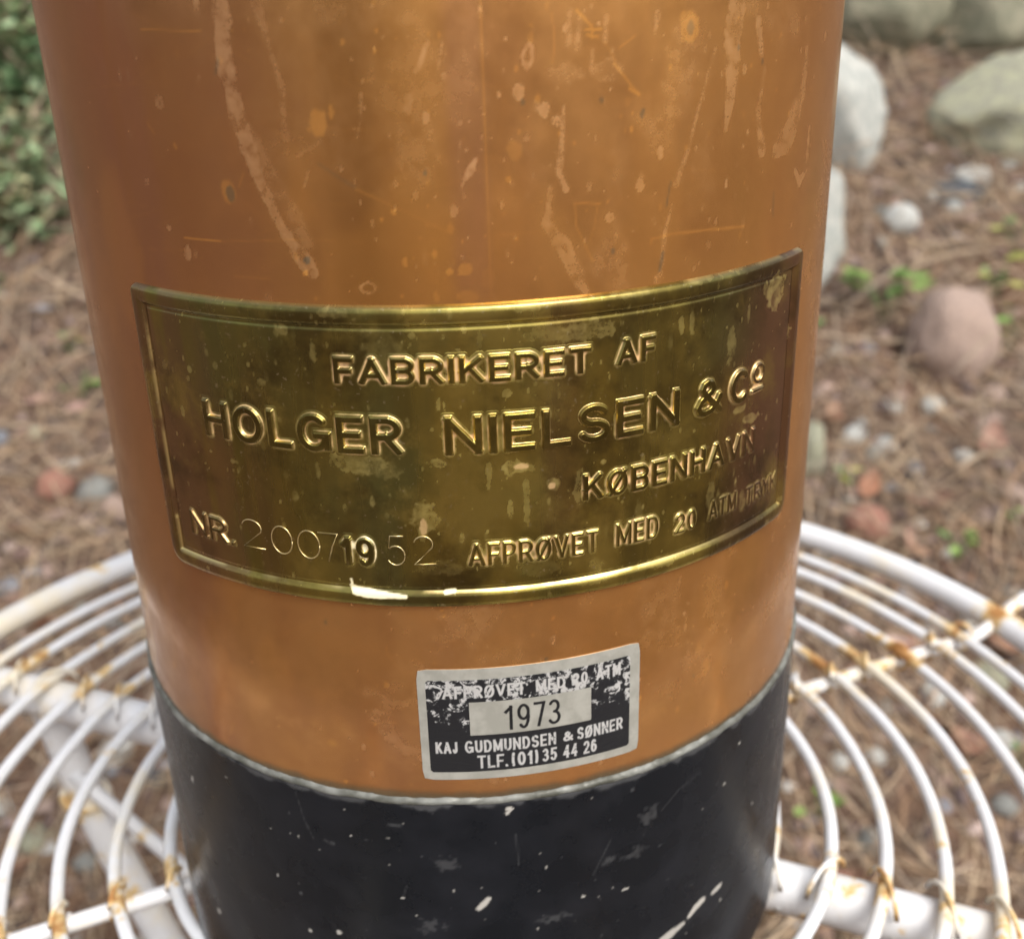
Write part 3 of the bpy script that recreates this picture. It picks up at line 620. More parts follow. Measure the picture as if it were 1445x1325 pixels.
emboss('raised_lettering', [('0', 40.3, 43.0, .1699, .1744), ([[(0, .5), (1, .5)]], 40.5, 42.8, .1683, .1689)], PLATE, bold=.00042, seed=7)
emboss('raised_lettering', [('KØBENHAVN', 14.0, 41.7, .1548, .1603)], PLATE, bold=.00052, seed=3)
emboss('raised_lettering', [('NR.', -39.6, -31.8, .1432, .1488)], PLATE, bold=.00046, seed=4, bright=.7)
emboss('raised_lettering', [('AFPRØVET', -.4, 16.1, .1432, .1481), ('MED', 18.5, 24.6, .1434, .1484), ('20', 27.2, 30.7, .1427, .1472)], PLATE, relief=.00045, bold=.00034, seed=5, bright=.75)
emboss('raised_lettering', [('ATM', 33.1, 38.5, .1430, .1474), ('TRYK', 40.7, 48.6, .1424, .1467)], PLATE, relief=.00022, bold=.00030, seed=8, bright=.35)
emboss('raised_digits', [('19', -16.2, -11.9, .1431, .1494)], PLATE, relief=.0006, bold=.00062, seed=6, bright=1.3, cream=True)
TWO = [arc(.48, .72, .42, .28, 165, -25, 12)+[(.05, 0), (1, .02)]]; ZERO = [arc(.5, .5, .47, .5, 0, 360, 22)]
SEVEN = [[(0, 1), (1, 1), (.7, .55), (.45, 0)]]; FIVE = [[(.9, 1), (.2, 1), (.1, .58)]+arc(.45, .33, .48, .33, 130, -150, 14)]
def stamp(words):
    s0 = min(math.radians(w[1]) for w in words)*R0-.002; V = []; F = []
    for strokes, t0, t1, zb, zt in words:
        a, b = math.radians(t0)*R0, math.radians(t1)*R0
        for pl in strokes:
            p = np.array([(a+x*(b-a), zb+y*(zt-zb)) for x, y in pl])
            P3 = cyl(p[:, 0], p[:, 1], PANEL_H+.00005)
            v, f = sweep(P3, .00013, 6); F.append(f+len(np.vstack(V)) if V else f); V.append(v)
    return np.vstack(V), np.vstack(F)
V, F = stamp([(TWO, -30.6, -27.0, .1438, .1500), (ZERO, -26.0, -22.8, .1437, .1498), (ZERO, -22.2, -19.0, .1436, .1497), (SEVEN, -19.2, -16.6, .1434, .1496)])
BARE = NT('bare_bright_brass'); BARE.p('Base Color', (0.72, 0.58, 0.30)); BARE.p('Metallic', 0.9); BARE.p('Roughness', 0.3); BARE = BARE.m
obj('stamped_digits', mesh_mixed('stamped_digits', V, F), BARE, PLATE)
V, F = stamp([(FIVE, -10.4, -8.0, .1436, .1499), (TWO, -7.2, -4.4, .1438, .1499)])
obj('stamped_digits', mesh_mixed('stamped_digits', V, F), BARE, PLATE)

# ------------------------------------------------------------------ foil inspection label
def slab(name, t0, t1, z0, z1, h0, h1, mat, parent, cr=.001, n=44, m=24):
    s = np.linspace(math.radians(t0)*R0, math.radians(t1)*R0, n); z = np.linspace(z0, z1, m); S, Z = np.meshgrid(s, z)
    cx, cz, hx, hz = (s[0]+s[-1])/2, (z0+z1)/2, (s[-1]-s[0])/2, (z1-z0)/2
    # round the corners by pulling the border points in
    x, y = (S-cx)/hx, (Z-cz)/hz
    qx, qz = np.maximum(np.abs(S-cx)-hx+cr, 0), np.maximum(np.abs(Z-cz)-hz+cr, 0); q = np.hypot(qx, qz)
    k = np.where(q > cr, cr/np.maximum(q, 1e-9), 1)
    S = np.where(q > cr, cx+np.sign(S-cx)*(hx-cr+qx*k), S); Z = np.where(q > cr, cz+np.sign(Z-cz)*(hz-cr+qz*k), Z)
    H = np.full(S.shape, h1); H[0] = H[-1] = h0; H[:, 0] = H[:, -1] = h0
    H[1:-1, 1:-1] += .00003*(fbm(S*500, Z*500, 301, 2)-.5)[1:-1, 1:-1]
    # duplicate border so that the edge is steep
    S[1], Z[1] = S[0], Z[0]; S[-2], Z[-2] = S[-1], Z[-1]; S[:, 1], Z[:, 1] = S[:, 0], Z[:, 0]; S[:, -2], Z[:, -2] = S[:, -1], Z[:, -1]
    return obj(name, mesh_np(name, cyl(S, Z, H).reshape(-1, 3), grid_faces(m, n), None, None, smooth=False), mat, parent)
LAB = slab('inspection_label', -7.95, 22.45, .0916, .1193, -.0001, .00018, FOIL, EXT, .0012)
tag(LAB, 'small silver and black foil label with scuffed printing')
def printed(name, t0, t1, z0, z1, h, mat, words, cr, step=.00011):
    s = np.linspace(math.radians(t0)*R0, math.radians(t1)*R0, int(math.radians(t1-t0)*R0/step)); z = np.linspace(z0, z1, int((z1-z0)/step)); S, Z = np.meshgrid(s, z)
    D = np.full(S.shape, -1.)
    for txt, a, b, zb, zt, hw in words: D = np.maximum(D, text_sdf(S, Z, txt, math.radians(a)*R0, math.radians(b)*R0, zb, zt, hw))
    pr = np.zeros(S.shape+(4,)); pr[..., 3] = 1; pr[..., 0] = sstep(-.00008, .00008, D+.00007*(fbm(S*2500, Z*2500, 311, 2)-.5))
    cx, cz, hx, hz = (s[0]+s[-1])/2, (z0+z1)/2, (s[-1]-s[0])/2, (z1-z0)/2
    q = np.hypot(np.maximum(np.abs(S-cx)-hx+cr, 0), np.maximum(np.abs(Z-cz)-hz+cr, 0)); keep = q <= cr
    H = np.full(S.shape, h)+.00005*(fbm(S*300, Z*300, 301, 3)-.5); H[0] = H[-1] = H[:, 0] = H[:, -1] = h-.00012
    V, F, a1 = compact(cyl(S, Z, H).reshape(-1, 3), grid_faces(*S.shape, keep=keep[:-1, :-1] & keep[1:, 1:] & keep[1:, :-1] & keep[:-1, 1:]), pr.reshape(-1, 4))
    return obj(name, mesh_np(name, V, F, None, {'print': a1}), mat, LAB)
PAN = printed('printed_panel', -6.9, 21.0, .0935, .1168, .00024, PANEL, [
    ('AFPRØVET', -4.7, 6.2, .1122, .1153, .00026), ('MED', 7.6, 11.6, .1124, .1153, .00026), ('20', 12.5, 14.7, .1125, .1154, .00026), ('ATM', 15.9, 19.5, .1125, .1157, .00026),
    ('KAJ', -6.0, -3.1, .0985, .1014, .00024), ('GUDMUNDSEN', -2.1, 10.2, .0985, .1016, .00024), ('&', 11.2, 12.6, .0987, .1012, .00026), ('SØNNER', 13.2, 19.9, .0985, .1016, .00024),
    ('TLF.', -.5, 3.5, .0944, .0977, .00024), ('(01)', 4.1, 7.7, .0943, .0978, .00027), ('35', 8.3, 10.3, .0944, .0977, .00024), ('44', 11.2, 13.2, .0944, .0977, .00024), ('26', 14.1, 16.0, .0944, .0977, .00024)], .0010)
WIN = printed('year_window', -1.35, 15.2, .1029, .1114, .00036, YEARFOIL, [('1', 3.3, 4.4, .1038, .1099, .00036), ('9', 5.0, 6.7, .1038, .1100, .00034), ('7', 7.2, 8.8, .1038, .1100, .00034), ('3', 9.2, 10.9, .1038, .1100, .00034)], .0002)

# ------------------------------------------------------------------ white wire table
TX, TY = -0.0027, 0.0210
TAB = empty('wire_table', (TX, TY, 0)); TAB.location.z = float(ground_z(TX, TY))
TAB_OFF = np.array([TX, TY, TAB.location.z])
tag(TAB, 'round white wire garden table with rust flecked concentric rings under the extinguisher', 'table')
SPOKES_THICK = [-25.0, 65.0]; SPOKES_THIN = [20.8, 110.8]
ALLSP = np.radians([a+k for a in SPOKES_THICK+SPOKES_THIN for k in (0, 180)])
def rust_of(V):
    a = np.arctan2(V[:, 1]-TY, V[:, 0]-TX); d = np.abs((a[:, None]-ALLSP[None]+np.pi) % (2*np.pi)-np.pi).min(1)*np.hypot(V[:, 0]-TX, V[:, 1]-TY)
    r = np.exp(-(d/.012)**2); c = np.zeros((len(V), 4)); c[:, 0] = r; c[:, 3] = 1; return c
def tpart(name, V, F, parent=TAB, mat=WHITE, extra=None):
    at = rust_of(V)
    if extra is not None: at[:, 0] = extra
    o = obj(name, mesh_mixed(name, V-TAB_OFF, F, {'rust': at}), mat, parent)
    return o
def circ(r, zc, n=180, wob=0.0, seed=0):
    a = np.linspace(0, 2*np.pi, n, endpoint=False)
    w_ = wob*(fbm(np.cos(a)*2+9, np.sin(a)*2+9, 400+seed)-.5)
    return np.stack([TX+(r+w_)*np.cos(a), TY+(r+w_)*np.sin(a), zc+0*a], -1)
tpart('rim', *sweep(circ(.2378, -.0035, 220), .0056, 16, True))
RINGS = [.11665+(7-k)*.016724 for k in range(1, 13)]
for k, r in enumerate(RINGS):
    if r < .02: continue
    rr = r - (.0035 if k == 0 else 0)
    tpart('ring_wire', *sweep(circ(rr, -.0024, 160, .003, k), .0021, 10, True))
for a in SPOKES_THICK:
    c, s_ = math.cos(math.radians(a)), math.sin(math.radians(a)); t = np.linspace(-.236, .236, 60)
    tpart('cross_bar', *sweep(np.stack([TX+c*t, TY+s_*t, -.0127 - (0.0 if a < 0 else .0001)+0*t], -1), .0079, 18), extra=0.1)
for a in SPOKES_THIN:
    c, s_ = math.cos(math.radians(a)), math.sin(math.radians(a)); t = np.linspace(-.252, .252, 60)
    tpart('spoke_wire', *sweep(np.stack([TX+c*t, TY+s_*t, -.0072+.0*t+.012*sstep(.225, .252, np.abs(t))], -1), .0027, 10), extra=0.45)
# binding loops where rings cross bars and spokes
for a, rad, zc in [(x+k, .0092, -.0127) for x in SPOKES_THICK for k in (0, 180)]+[(x+k, .0044, -.0065) for x in SPOKES_THIN for k in (0, 180)]:
    c, s_ = math.cos(math.radians(a)), math.sin(math.radians(a)); big = rad > .006
    for k, r in enumerate(RINGS[:9]):
        n = 20; ph = np.linspace(0, 2*np.pi, n, endpoint=False)
        sh = random.choice((-1, 1))*(.0048 if big else .0026)
        ry, cz, rz = (.0088, -.0101, .0114) if big else (.0037, -.0048, .0059)
        f_ = random.uniform(.98, 1.08); y = ry*f_*np.cos(ph); zz_ = cz+rz*np.sin(ph)
        x = r+sh*np.cos(ph)
        Pn = np.stack([TX+c*x-s_*y, TY+s_*x+c*y, zz_], -1)
        tpart('binding_wire', *sweep(Pn, .0008, 6, True))
# legs: lean in from the bars, pinch, then splay to the ground
for a in (155, -25, 65, 245):
    aa = math.radians(a-2.5 if a == 155 else a); c, s_ = math.cos(aa), math.sin(aa)
    fr, fz = .19, None
    gx_, gy_ = TX+c*fr, TY+s_*fr; gzv = float(ground_z(gx_, gy_))
    kp = [(.203, -.012), (.199, -.030), (.190, -.069), (.175, -.110), (.160, -.141), (.138, -.195), (.128, -.25), (.138, -.31), (.163, (gzv-.31)/2-.03), (fr, gzv-.012)]
    kp = sorted(kp, key=lambda q: -q[1]); kr = np.array([q[0] for q in kp]); kz = np.array([q[1] for q in kp])
    zz_ = np.linspace(kz[0], kz[-1], 40); rr_ = np.interp(-zz_, -kz, kr)
    for _ in range(3): rr_[1:-1] = (rr_[:-2]+rr_[1:-1]*2+rr_[2:])/4
    V, F = sweep(np.stack([TX+c*rr_, TY+s_*rr_, zz_], -1), .0074, 14); leg = tpart('leg', V, F, extra=.15)
    n = 24; ph = np.linspace(0, 2*np.pi, n, endpoint=False); cr_ = .0088
    V, F = sweep(np.stack([TX+c*.190-s_*cr_*np.cos(ph)+c*cr_*np.sin(ph), TY+s_*.190+c*cr_*np.cos(ph)+s_*cr_*np.sin(ph), -.069+.002*np.sin(ph)], -1), .002, 8, True)
    tpart('collar', V, F, leg, extra=.5)
    t = np.linspace(0, 1, 24); r_ = .189*(1-t); z_ = -.055-.132*t+.006*np.sin(np.pi*t)
    tpart('brace', *sweep(np.stack([TX+c*r_-s_*.004, TY+s_*r_+c*.004, z_], -1), .0031, 10), extra=.1)
n = 40; ph = np.linspace(0, 2*np.pi, n, endpoint=False)
tpart('brace_hub', *sweep(np.stack([TX+.016*np.cos(ph), TY+.016*np.sin(ph), -.187+0*ph], -1), .004, 10, True), extra=.2)

# ------------------------------------------------------------------ stones
def rock_mesh(seed, sub=3, rough=.35, flat=1.0, cut=.78):
    bm = bmesh.new(); bmesh.ops.create_icosphere(bm, subdivisions=sub, radius=.5)
    o = Vector((seed*7.3, seed*3.1, seed*1.7))
    for v in bm.verts:
        p = v.co.normalized(); d = 1+rough*(mnoise.fractal(p*1.1+o, 1.0, 2.0, 3))+rough*.25*mnoise.noise(p*4+o)
        # facet a little
        for k in range(5 if cut > .7 else 11):
            nrm = Vector((math.sin(seed*3+k*2.1), math.cos(seed*5+k*1.3), math.sin(seed+k*4.0))).normalized()
            c = p.dot(nrm)*d
            if c > cut: d *= cut/c*.85+.15
        v.co = p*d*.5; v.co.z *= flat
    me = bpy.data.meshes.new('stone'); bm.to_mesh(me); bm.free()
    me.polygons.foreach_set('use_smooth', [True]*len(me.polygons)); return me
SM = {'grey': stone_mat('grey_stone', (0.34, 0.34, 0.31), (0.24, 0.24, 0.22), (0.14, 0.14, 0.12)),
      'lichen': stone_mat('lichen_stone', (0.42, 0.41, 0.27), (0.29, 0.285, 0.22), (0.17, 0.165, 0.12), 14),
      'white': stone_mat('white_stone', (0.66, 0.66, 0.62), (0.50, 0.50, 0.46), (0.34, 0.33, 0.29)),
      'marble': stone_mat('pale_stone', (0.52, 0.52, 0.47), (0.32, 0.34, 0.32), (0.46, 0.40, 0.29), 13),
      'pink': stone_mat('pink_stone', (0.47, 0.345, 0.275), (0.37, 0.275, 0.23), (0.36, 0.23, 0.14)),
      'red': stone_mat('red_stone', (0.42, 0.20, 0.14), (0.34, 0.17, 0.12), (0.25, 0.12, 0.08)),
      'blue': stone_mat('blue_grey_stone', (0.36, 0.38, 0.43), (0.25, 0.27, 0.31), (0.2, 0.2, 0.22)),
      'dark': stone_mat('dark_slate', (0.07, 0.08, 0.09), (0.11, 0.12, 0.13), (0.05, 0.05, 0.06)),
      'moss': stone_mat('mossy_stone', (0.24, 0.22, 0.15), (0.15, 0.145, 0.095), (0.085, 0.09, 0.04), 9)}
rock_cache = {}
def stone(name, u, v, wpx, hpx, mat, label, cat='stone', group=None, seed=0, sub=3, sink=.3, rot=0, depth=1.0, rough=.35):
    """u,v: pixel where the stone's middle shows; distance is taken where it stands on the bank"""
    Pg, t = hit_ground(u, v+hpx*.42); D = np.dot(Pg-CAM, FW)
    wm, hm = wpx/FPX*D, hpx/FPX*D
    key = (seed, sub, mat, rough)
    if key not in rock_cache:
        me = rock_mesh(seed, sub, rough, 1.0, .62 if name == 'standing_rock' else (.7 if name == 'boulder' and rough > .3 else (9 if rough < .2 else .78))); me.materials.append(SM[mat]); rock_cache[key] = me
    o = obj(name, rock_cache[key]); o.scale = (wm*1.08, max(wm, hm)*.9*depth, hm*1.15); o.rotation_euler = (0, 0, rot)
    o.location = (Pg[0], Pg[1]+max(wm, hm)*.28*depth, Pg[2]+hm*(.5-sink*.35))
    return tag(o, label, cat, group)
stone('boulder', 1262, 20, 210, 170, 'moss', 'large mossy grey boulder at the top of the bank behind the tall pale rock', 'boulder', None, 3, 4, .3, .3)
stone('boulder', 1420, 22, 190, 165, 'moss', 'broad weathered brown grey boulder above the rounded lichen boulder', 'boulder', None, 5, 4, .3, .9)
stone('boulder', 1436, 172, 205, 135, 'lichen', 'rounded pale boulder with yellowish lichen on the needle bank', 'boulder', None, 8, 4, .2, 0, 1, .22)
stone('standing_rock', 1184, 172, 185, 190, 'marble', 'tall pale angular rock with flat top behind the copper tank', 'rock', None, 12, 4, .2, .4, .8, .4)
stone('standing_rock', 1140, 350, 110, 200, 'marble', 'long pale grey rock below the angular rock, half hidden by the tank', 'rock', None, 14, 4, .2, 1.2, .8, .35)
stone('stone', 1352, 488, 118, 128, 'pink', 'smooth pinkish egg shaped stone among weeds on the needle bank', 'stone', None, 17, 4, .2, 0, 1, .14)
stone('stone', 1276, 314, 48, 40, 'white', 'small round creamy white stone below the tall pale rock', 'stone', None, 18, 3, .2, 0, 1, .18)
stone('stone', 1362, 276, 80, 30, 'dark', 'flat dark slate stone with a pale stone behind it', 'stone', None, 19, 3, .2)
stone('stone', 1378, 252, 52, 26, 'white', 'flat whitish stone lying behind the dark slate', 'stone', None, 20, 3, .2)
stone('stone', 1143, 650, 42, 92, 'lichen', 'upright greenish grey stone half hidden at the tank edge', 'stone', None, 22, 3, .2)
stone('stone', 1228, 745, 68, 52, 'red', 'salmon red stone just beyond the table rim', 'stone', None, 23, 3, .2, .4, 1, .25)
stone('stone', 75, 690, 54, 38, 'red', 'brick red stone among the pine needles', 'stone', None, 24, 3, .2, 0, 1, .2)
stone('stone', 135, 700, 50, 44, 'grey', 'pale grey stone next to the brick red stone', 'stone', None, 25, 3, .2)
stone('stone', 163, 722, 34, 36, 'pink', 'pale pink stone touching the tank outline beside grey stone', 'stone', None, 26, 3, .2)
stone('stone', 166, 1062, 46, 44, 'white', 'white stone on the soil seen under the table leg brace', 'stone', None, 27, 3, .2)
PEB = [(1205, 618, 34, 28, 'white'), (1216, 600, 24, 16, 'white'), (1258, 575, 40, 18, 'white'), (1318, 574, 40, 26, 'white'), (1252, 628, 36, 18, 'white'), (1236, 642, 30, 26, 'grey'), (1292, 664, 30, 20, 'blue'), (1360, 646, 28, 20, 'white'), (1315, 280, 18, 18, 'white'), (1348, 293, 30, 17, 'white'), (1424, 232, 30, 16, 'white'), (1440, 266, 22, 16, 'white'), (1243, 300, 20, 20, 'grey'), (1244, 344, 20, 18, 'grey'), (1222, 492, 36, 14, 'blue'), (1180, 497, 22, 14, 'white'),
       (1372, 880, 34, 28, 'white'), (1330, 880, 26, 20, 'grey'), (1186, 1078, 34, 26, 'white'), (1236, 1070, 34, 22, 'white'), (1320, 985, 46, 32, 'white'), (1416, 1050, 40, 34, 'white'), (1245, 1000, 34, 26, 'grey'), (1140, 1000, 30, 24, 'pink'), (1230, 1190, 40, 40, 'grey'), (1280, 860, 32, 24, 'pink'), (1400, 960, 60, 44, 'lichen'), (1430, 840, 30, 22, 'grey'), (1330, 1140, 30, 20, 'blue'), (1420, 1140, 40, 30, 'grey'), (1170, 780, 30, 20, 'grey'),
       (0, 620, 24, 26, 'blue'), (8, 832, 40, 22, 'blue'), (50, 615, 28, 24, 'lichen'), (115, 985, 30, 22, 'red'), (190, 1020, 34, 26, 'grey'), (75, 1100, 30, 24, 'white'), (50, 1190, 54, 34, 'lichen'), (120, 1220, 40, 30, 'grey'), (160, 880, 30, 24, 'grey'), (20, 990, 30, 22, 'grey'), (0, 1140, 36, 28, 'white'), (215, 1100, 44, 36, 'dark'), (65, 960, 26, 20, 'pink'), (110, 860, 24, 18, 'grey'), (1435, 700, 40, 30, 'pink'), (1405, 560, 36, 30, 'pink'), (1385, 600, 26, 20, 'pink'), (1160, 560, 30, 22, 'pink')]
NAMEC = {'white': 'white quartz', 'grey': 'grey', 'blue': 'bluish grey', 'pink': 'dull pink', 'red': 'reddish', 'lichen': 'greenish grey', 'dark': 'dark slate'}
LANDMARKS = [(1352, 488, 'beside the egg shaped pink stone'), (1362, 276, 'beside the flat dark slate'), (1228, 745, 'near the salmon red stone'), (1215, 300, 'near the creamy white stone'), (75, 690, 'near the brick red stone'), (1290, 1230, 'on the soil by the thick right crossbar'),
    (1290, 925, 'on the soil below the thin right spoke'), (120, 1150, 'on the soil beside the table leg'), (1150, 1060, 'on the soil beside the black base'), (80, 930, 'on the soil below the left crossbar'), (60, 1280, 'on the soil below the thin left spoke'), (10, 620, 'among needles on the left bank'), (1420, 900, 'on the soil below the outer right rings'), (1225, 600, 'in the pale pebble cluster beyond the rim')]
def landmark(u, v): return min(LANDMARKS, key=lambda q: math.hypot(q[0]-u, q[1]-v))[2]
for k, (u, v, a, b, c) in enumerate(PEB):
    where = landmark(u, v)
    stone('pebble', u, v, a, b, c, f'small {NAMEC[c]} pebble {where}', 'pebble', f'{NAMEC[c]} pebbles {where}', 30+k % 5, 2, .35, k*1.3, 1, .25)

# ------------------------------------------------------------------ loose litter (uncountable)
def view_spots(n, seed, y0=-.1, y1=2.3, spread=.95):
    r = np.random.default_rng(seed); m = int(n*.76); y = np.concatenate([r.uniform(y0, y1, m), r.uniform(-.75, 2.6, n-m)]); x = np.concatenate([r.uniform(-1, 1, m)*spread*(.45+.55*(y[:m]+.28)/1.9+.1), r.normal(0, .85, n-m)]); return x, y, r
def needles(n, seed, pal, L0, L1, rad, lift, name, label):
    x, y, r = view_spots(n, seed); z = ground_z(x, y); L = r.uniform(L0, L1, n); a = r.uniform(0, 2*np.pi, n)
    slope = (ground_z(x, y+.03)-ground_z(x, y-.03))/.06
    dx, dy = np.cos(a), np.sin(a); dz = slope*dy+r.normal(0, .13, n); b = r.normal(0, .12, n)*L
    lz = r.gamma(1.6, lift, n)
    Pn = []
    for t in (-.5, -.17, .17, .5):
        k = b*(1-(2*t)**2)
        Pn.append(np.stack([x+dx*L*t-dy*k, y+dy*L*t+dx*k, z+lz+dz*L*t+.3*np.abs(k)], -1))
    Pn = np.stack(Pn, 1)                                    # n,4,3
    side = np.stack([-dy, dx, 0*dx], -1)[:, None]; up = np.array([0, 0, 1.])[None, None]
    rr = (rad*r.uniform(.6, 1.3, n))[:, None, None]*np.array([.8, 1, .9, .35])[None, :, None]
    ring = np.stack([Pn+side*rr, Pn-side*rr*.6+up*rr*.9, Pn-side*rr*.6-up*rr*.9], 2)   # n,4,3,3
    V = ring.reshape(-1, 3); base = (np.arange(n)*12)[:, None, None, None]
    j, i = np.meshgrid(np.arange(3), np.arange(3), indexing='ij'); i2 = (i+1) % 3
    F = (np.stack([j*3+i, j*3+i2, (j+1)*3+i2, (j+1)*3+i], -1)[None]+base).reshape(-1, 4)
    pal = np.array(pal); ci = r.integers(0, len(pal), n); col = pal[ci]*r.uniform(.7, 1.25, (n, 1))
    c = np.concatenate([np.repeat(col, 12, 0), np.ones((n*12, 1))], 1)
    o = obj(name, mesh_np(name, V, F, None, {'col': c}), LITTER); return tag(o, label, kind='stuff')
LITTER = vcol_mat('dry_litter', .75)
needles(29000, 501, [(.33, .205, .12), (.41, .285, .17), (.22, .14, .085), (.49, .37, .24), (.31, .235, .17)], .03, .085, .0008, .007, 'pine_needles', 'rust brown pine needles strewn over the bank')
needles(2700, 502, [(.48, .36, .24), (.42, .33, .24), (.34, .27, .20)], .06, .15, .0010, .010, 'dry_grass', 'pale dry grass blades lying over the needles')
# crumbs of bark and gravel
def crumbs(n, seed, pal, s0, s1, name, label):
    x, y, r = view_spots(n, seed); z = ground_z(x, y); sz = r.uniform(s0, s1, n)
    base = np.array([(1, 0, 0), (-1, 0, 0), (0, 1, 0), (0, -1, 0), (0, 0, 1), (0, 0, -1), (.6, .6, .5), (-.6, .5, .6)], float)
    tri = np.array([(0, 2, 4), (2, 1, 4), (1, 3, 4), (3, 0, 4), (2, 0, 5), (1, 2, 5), (3, 1, 5), (0, 3, 5)])
    off = base[None, :6]*(1+r.normal(0, .25, (n, 6, 1)))*sz[:, None, None]*np.stack([r.uniform(.7, 1.4, n), r.uniform(.7, 1.4, n), r.uniform(.4, .8, n)], -1)[:, None]
    a = r.uniform(0, 6.28, n); ca, sa = np.cos(a)[:, None], np.sin(a)[:, None]
    V = np.stack([x[:, None]+off[..., 0]*ca-off[..., 1]*sa, y[:, None]+off[..., 0]*sa+off[..., 1]*ca, z[:, None]+off[..., 2]+sz[:, None]*.2], -1).reshape(-1, 3)
    F = (tri[None]+(np.arange(n)*6)[:, None, None]).reshape(-1, 3)
    pal = np.array(pal); col = pal[r.integers(0, len(pal), n)]*r.uniform(.6, 1.3, (n, 1)); c = np.concatenate([np.repeat(col, 6, 0), np.ones((n*6, 1))], 1)
    return tag(obj(name, mesh_np(name, V, F, None, {'col': c}, smooth=False), LITTER), label, kind='stuff')
crumbs(6400, 503, [(.14, .09, .07), (.24, .15, .12), (.09, .06, .05), (.32, .23, .19), (.19, .14, .13)], .004, .013, 'bark_crumbs', 'brown bark and leaf crumbs covering the soil')
crumbs(900, 504, [(.5, .48, .44), (.36, .34, .32), (.42, .32, .28), (.26, .27, .30)], .004, .011, 'gravel', 'scattered pale gravel mixed into the soil')

# ------------------------------------------------------------------ fallen leaves, weeds, stems, shrubs
LEAFM = vcol_mat('leaf', .55)
def leaf_geom(L, Wd, curl, n=5):
    t = np.linspace(0, 1, n); wv = Wd*np.sin(np.pi*np.clip(t*.94+.03, 0, 1))**.8
    x = np.stack([-wv, 0*wv, wv], -1)*.5; y = np.repeat((t*L)[:, None], 3, 1); zc = curl*L*(t-.5)**2*2
    z = np.stack([zc+wv*.18, zc, zc+wv*.18], -1); V = np.stack([x, y, z], -1).reshape(-1, 3); return V, grid_faces(n, 3)
def rotm(ax, ay, az): return np.array((Matrix.Rotation(az, 3, 'Z') @ Matrix.Rotation(ay, 3, 'Y') @ Matrix.Rotation(ax, 3, 'X')))
FL = [(1225, 700, 60, (.30, .14, .08)), (1175, 600, 50, (.28, .15, .09)), (1310, 720, 60, (.20, .10, .07)), (1400, 640, 60, (.30, .17, .12)), (1340, 830, 60, (.26, .12, .07)), (1290, 930, 60, (.24, .13, .09)), (1200, 960, 60, (.30, .19, .13)), (1350, 1060, 70, (.24, .12, .08)), (1200, 1260, 70, (.2, .1, .07)), (60, 900, 60, (.28, .14, .09)), (120, 1050, 60, (.3, .15, .1)), (30, 760, 60, (.24, .13, .08)), (20, 1240, 60, (.26, .15, .1)), (1430, 930, 60, (.3, .16, .1)), (1290, 790, 50, (.34, .2, .14))]
for k, (u, v, lp, col) in enumerate(FL):
    Pg, t = hit_ground(u, v); L = lp/FPX*t; V, F = leaf_geom(L, L*random.uniform(.45, .7), random.uniform(.2, .8), 6); V = (V-[0, L/2, 0]) @ rotm(random.uniform(.1, .6), random.uniform(-.3, .3), random.uniform(0, 6)).T
    c = np.tile([*col, 1], (len(V), 1)); o = obj('fallen_leaf', mesh_np('fallen_leaf', V, F, None, {'col': c}), LEAFM); o.location = Pg+[0, 0, .008]
    wh = landmark(u, v)
    tag(o, f'curled brown dead leaf lying {wh}', 'leaf', f'dead leaves {wh}')
def weed(u, v, wpx, n, pal, label, seed, lw=.7):
    r = random.Random(seed); Pg, t = hit_ground(u, v+wpx*.35); Wm = wpx/FPX*t
    root = empty('weed', tuple(Pg)); tag(root, label, 'weed', None)
    for i in range(n):
        a = r.uniform(0, 6.28); hgt = Wm*r.uniform(.25, .75); rad = Wm*.42*math.sqrt(r.random()); L = Wm*r.uniform(.26, .42)
        tip = np.array([rad*math.cos(a), rad*math.sin(a), hgt])
        Vs, Fs = sweep(np.array([[0, 0, -.004], tip*[.4, .4, .6], tip]), .0007, 5); cs = np.tile([.09, .12, .04, 1], (len(Vs), 1))
        obj('stem', mesh_mixed('stem', Vs, Fs, {'col': cs}), LEAFM, root)
        V, F = leaf_geom(L, L*lw*r.uniform(.9, 1.3), .3, 6); V = V @ rotm(r.uniform(-.3, .5), r.uniform(-.3, .3), a-1.57).T + tip
        c = np.array(r.choice(pal))*r.uniform(.8, 1.2); obj('leaf', mesh_np('leaf', V, F, None, {'col': np.tile([*c, 1], (len(V), 1))}), LEAFM, root)
    return root
G1 = [(.14, .24, .05), (.10, .20, .05), (.20, .30, .07)]; G2 = [(.26, .30, .07), (.32, .33, .08), (.14, .24, .08)]
weed(1246, 430, 90, 12, G1, 'bright green leafy weed left of the egg shaped stone', 1); weed(1404, 400, 70, 6, G2, 'weed with yellow green round leaves beside the egg shaped stone', 2, 1.0)
weed(1430, 345, 50, 6, G2, 'small pale weed under the lichen boulder', 3, .9); weed(1145, 478, 60, 7, G1, 'green weed at the foot of the long pale rock', 4)
weed(1200, 685, 50, 6, G2, 'small yellow green weed above the salmon red stone', 5, .9); weed(1418, 728, 40, 5, G1, 'narrow green sprout near the far table rim', 6, .4)
weed(1150, 1140, 60, 6, G1, 'green weed under the table beside the black base', 7); weed(100, 488, 34, 4, G2, 'tiny yellow green seedling among needles', 8, .9)
weed(112, 556, 46, 5, G1, 'small green weed among needles beside the tank', 9); weed(4, 408, 44, 5, G1, 'low green sprig below the leafy shrub', 10)
weed(1425, 470, 70, 7, G1, 'dark green weed right of the egg shaped stone', 11); weed(1200, 1290, 46, 5, G1, 'short green sprig under the front crossbar', 12); weed(1440, 1080, 44, 4, G1, 'green sprig under the outer table rings', 13); weed(1350, 775, 50, 5, G1, 'low green sprig beyond the far table rim', 14)
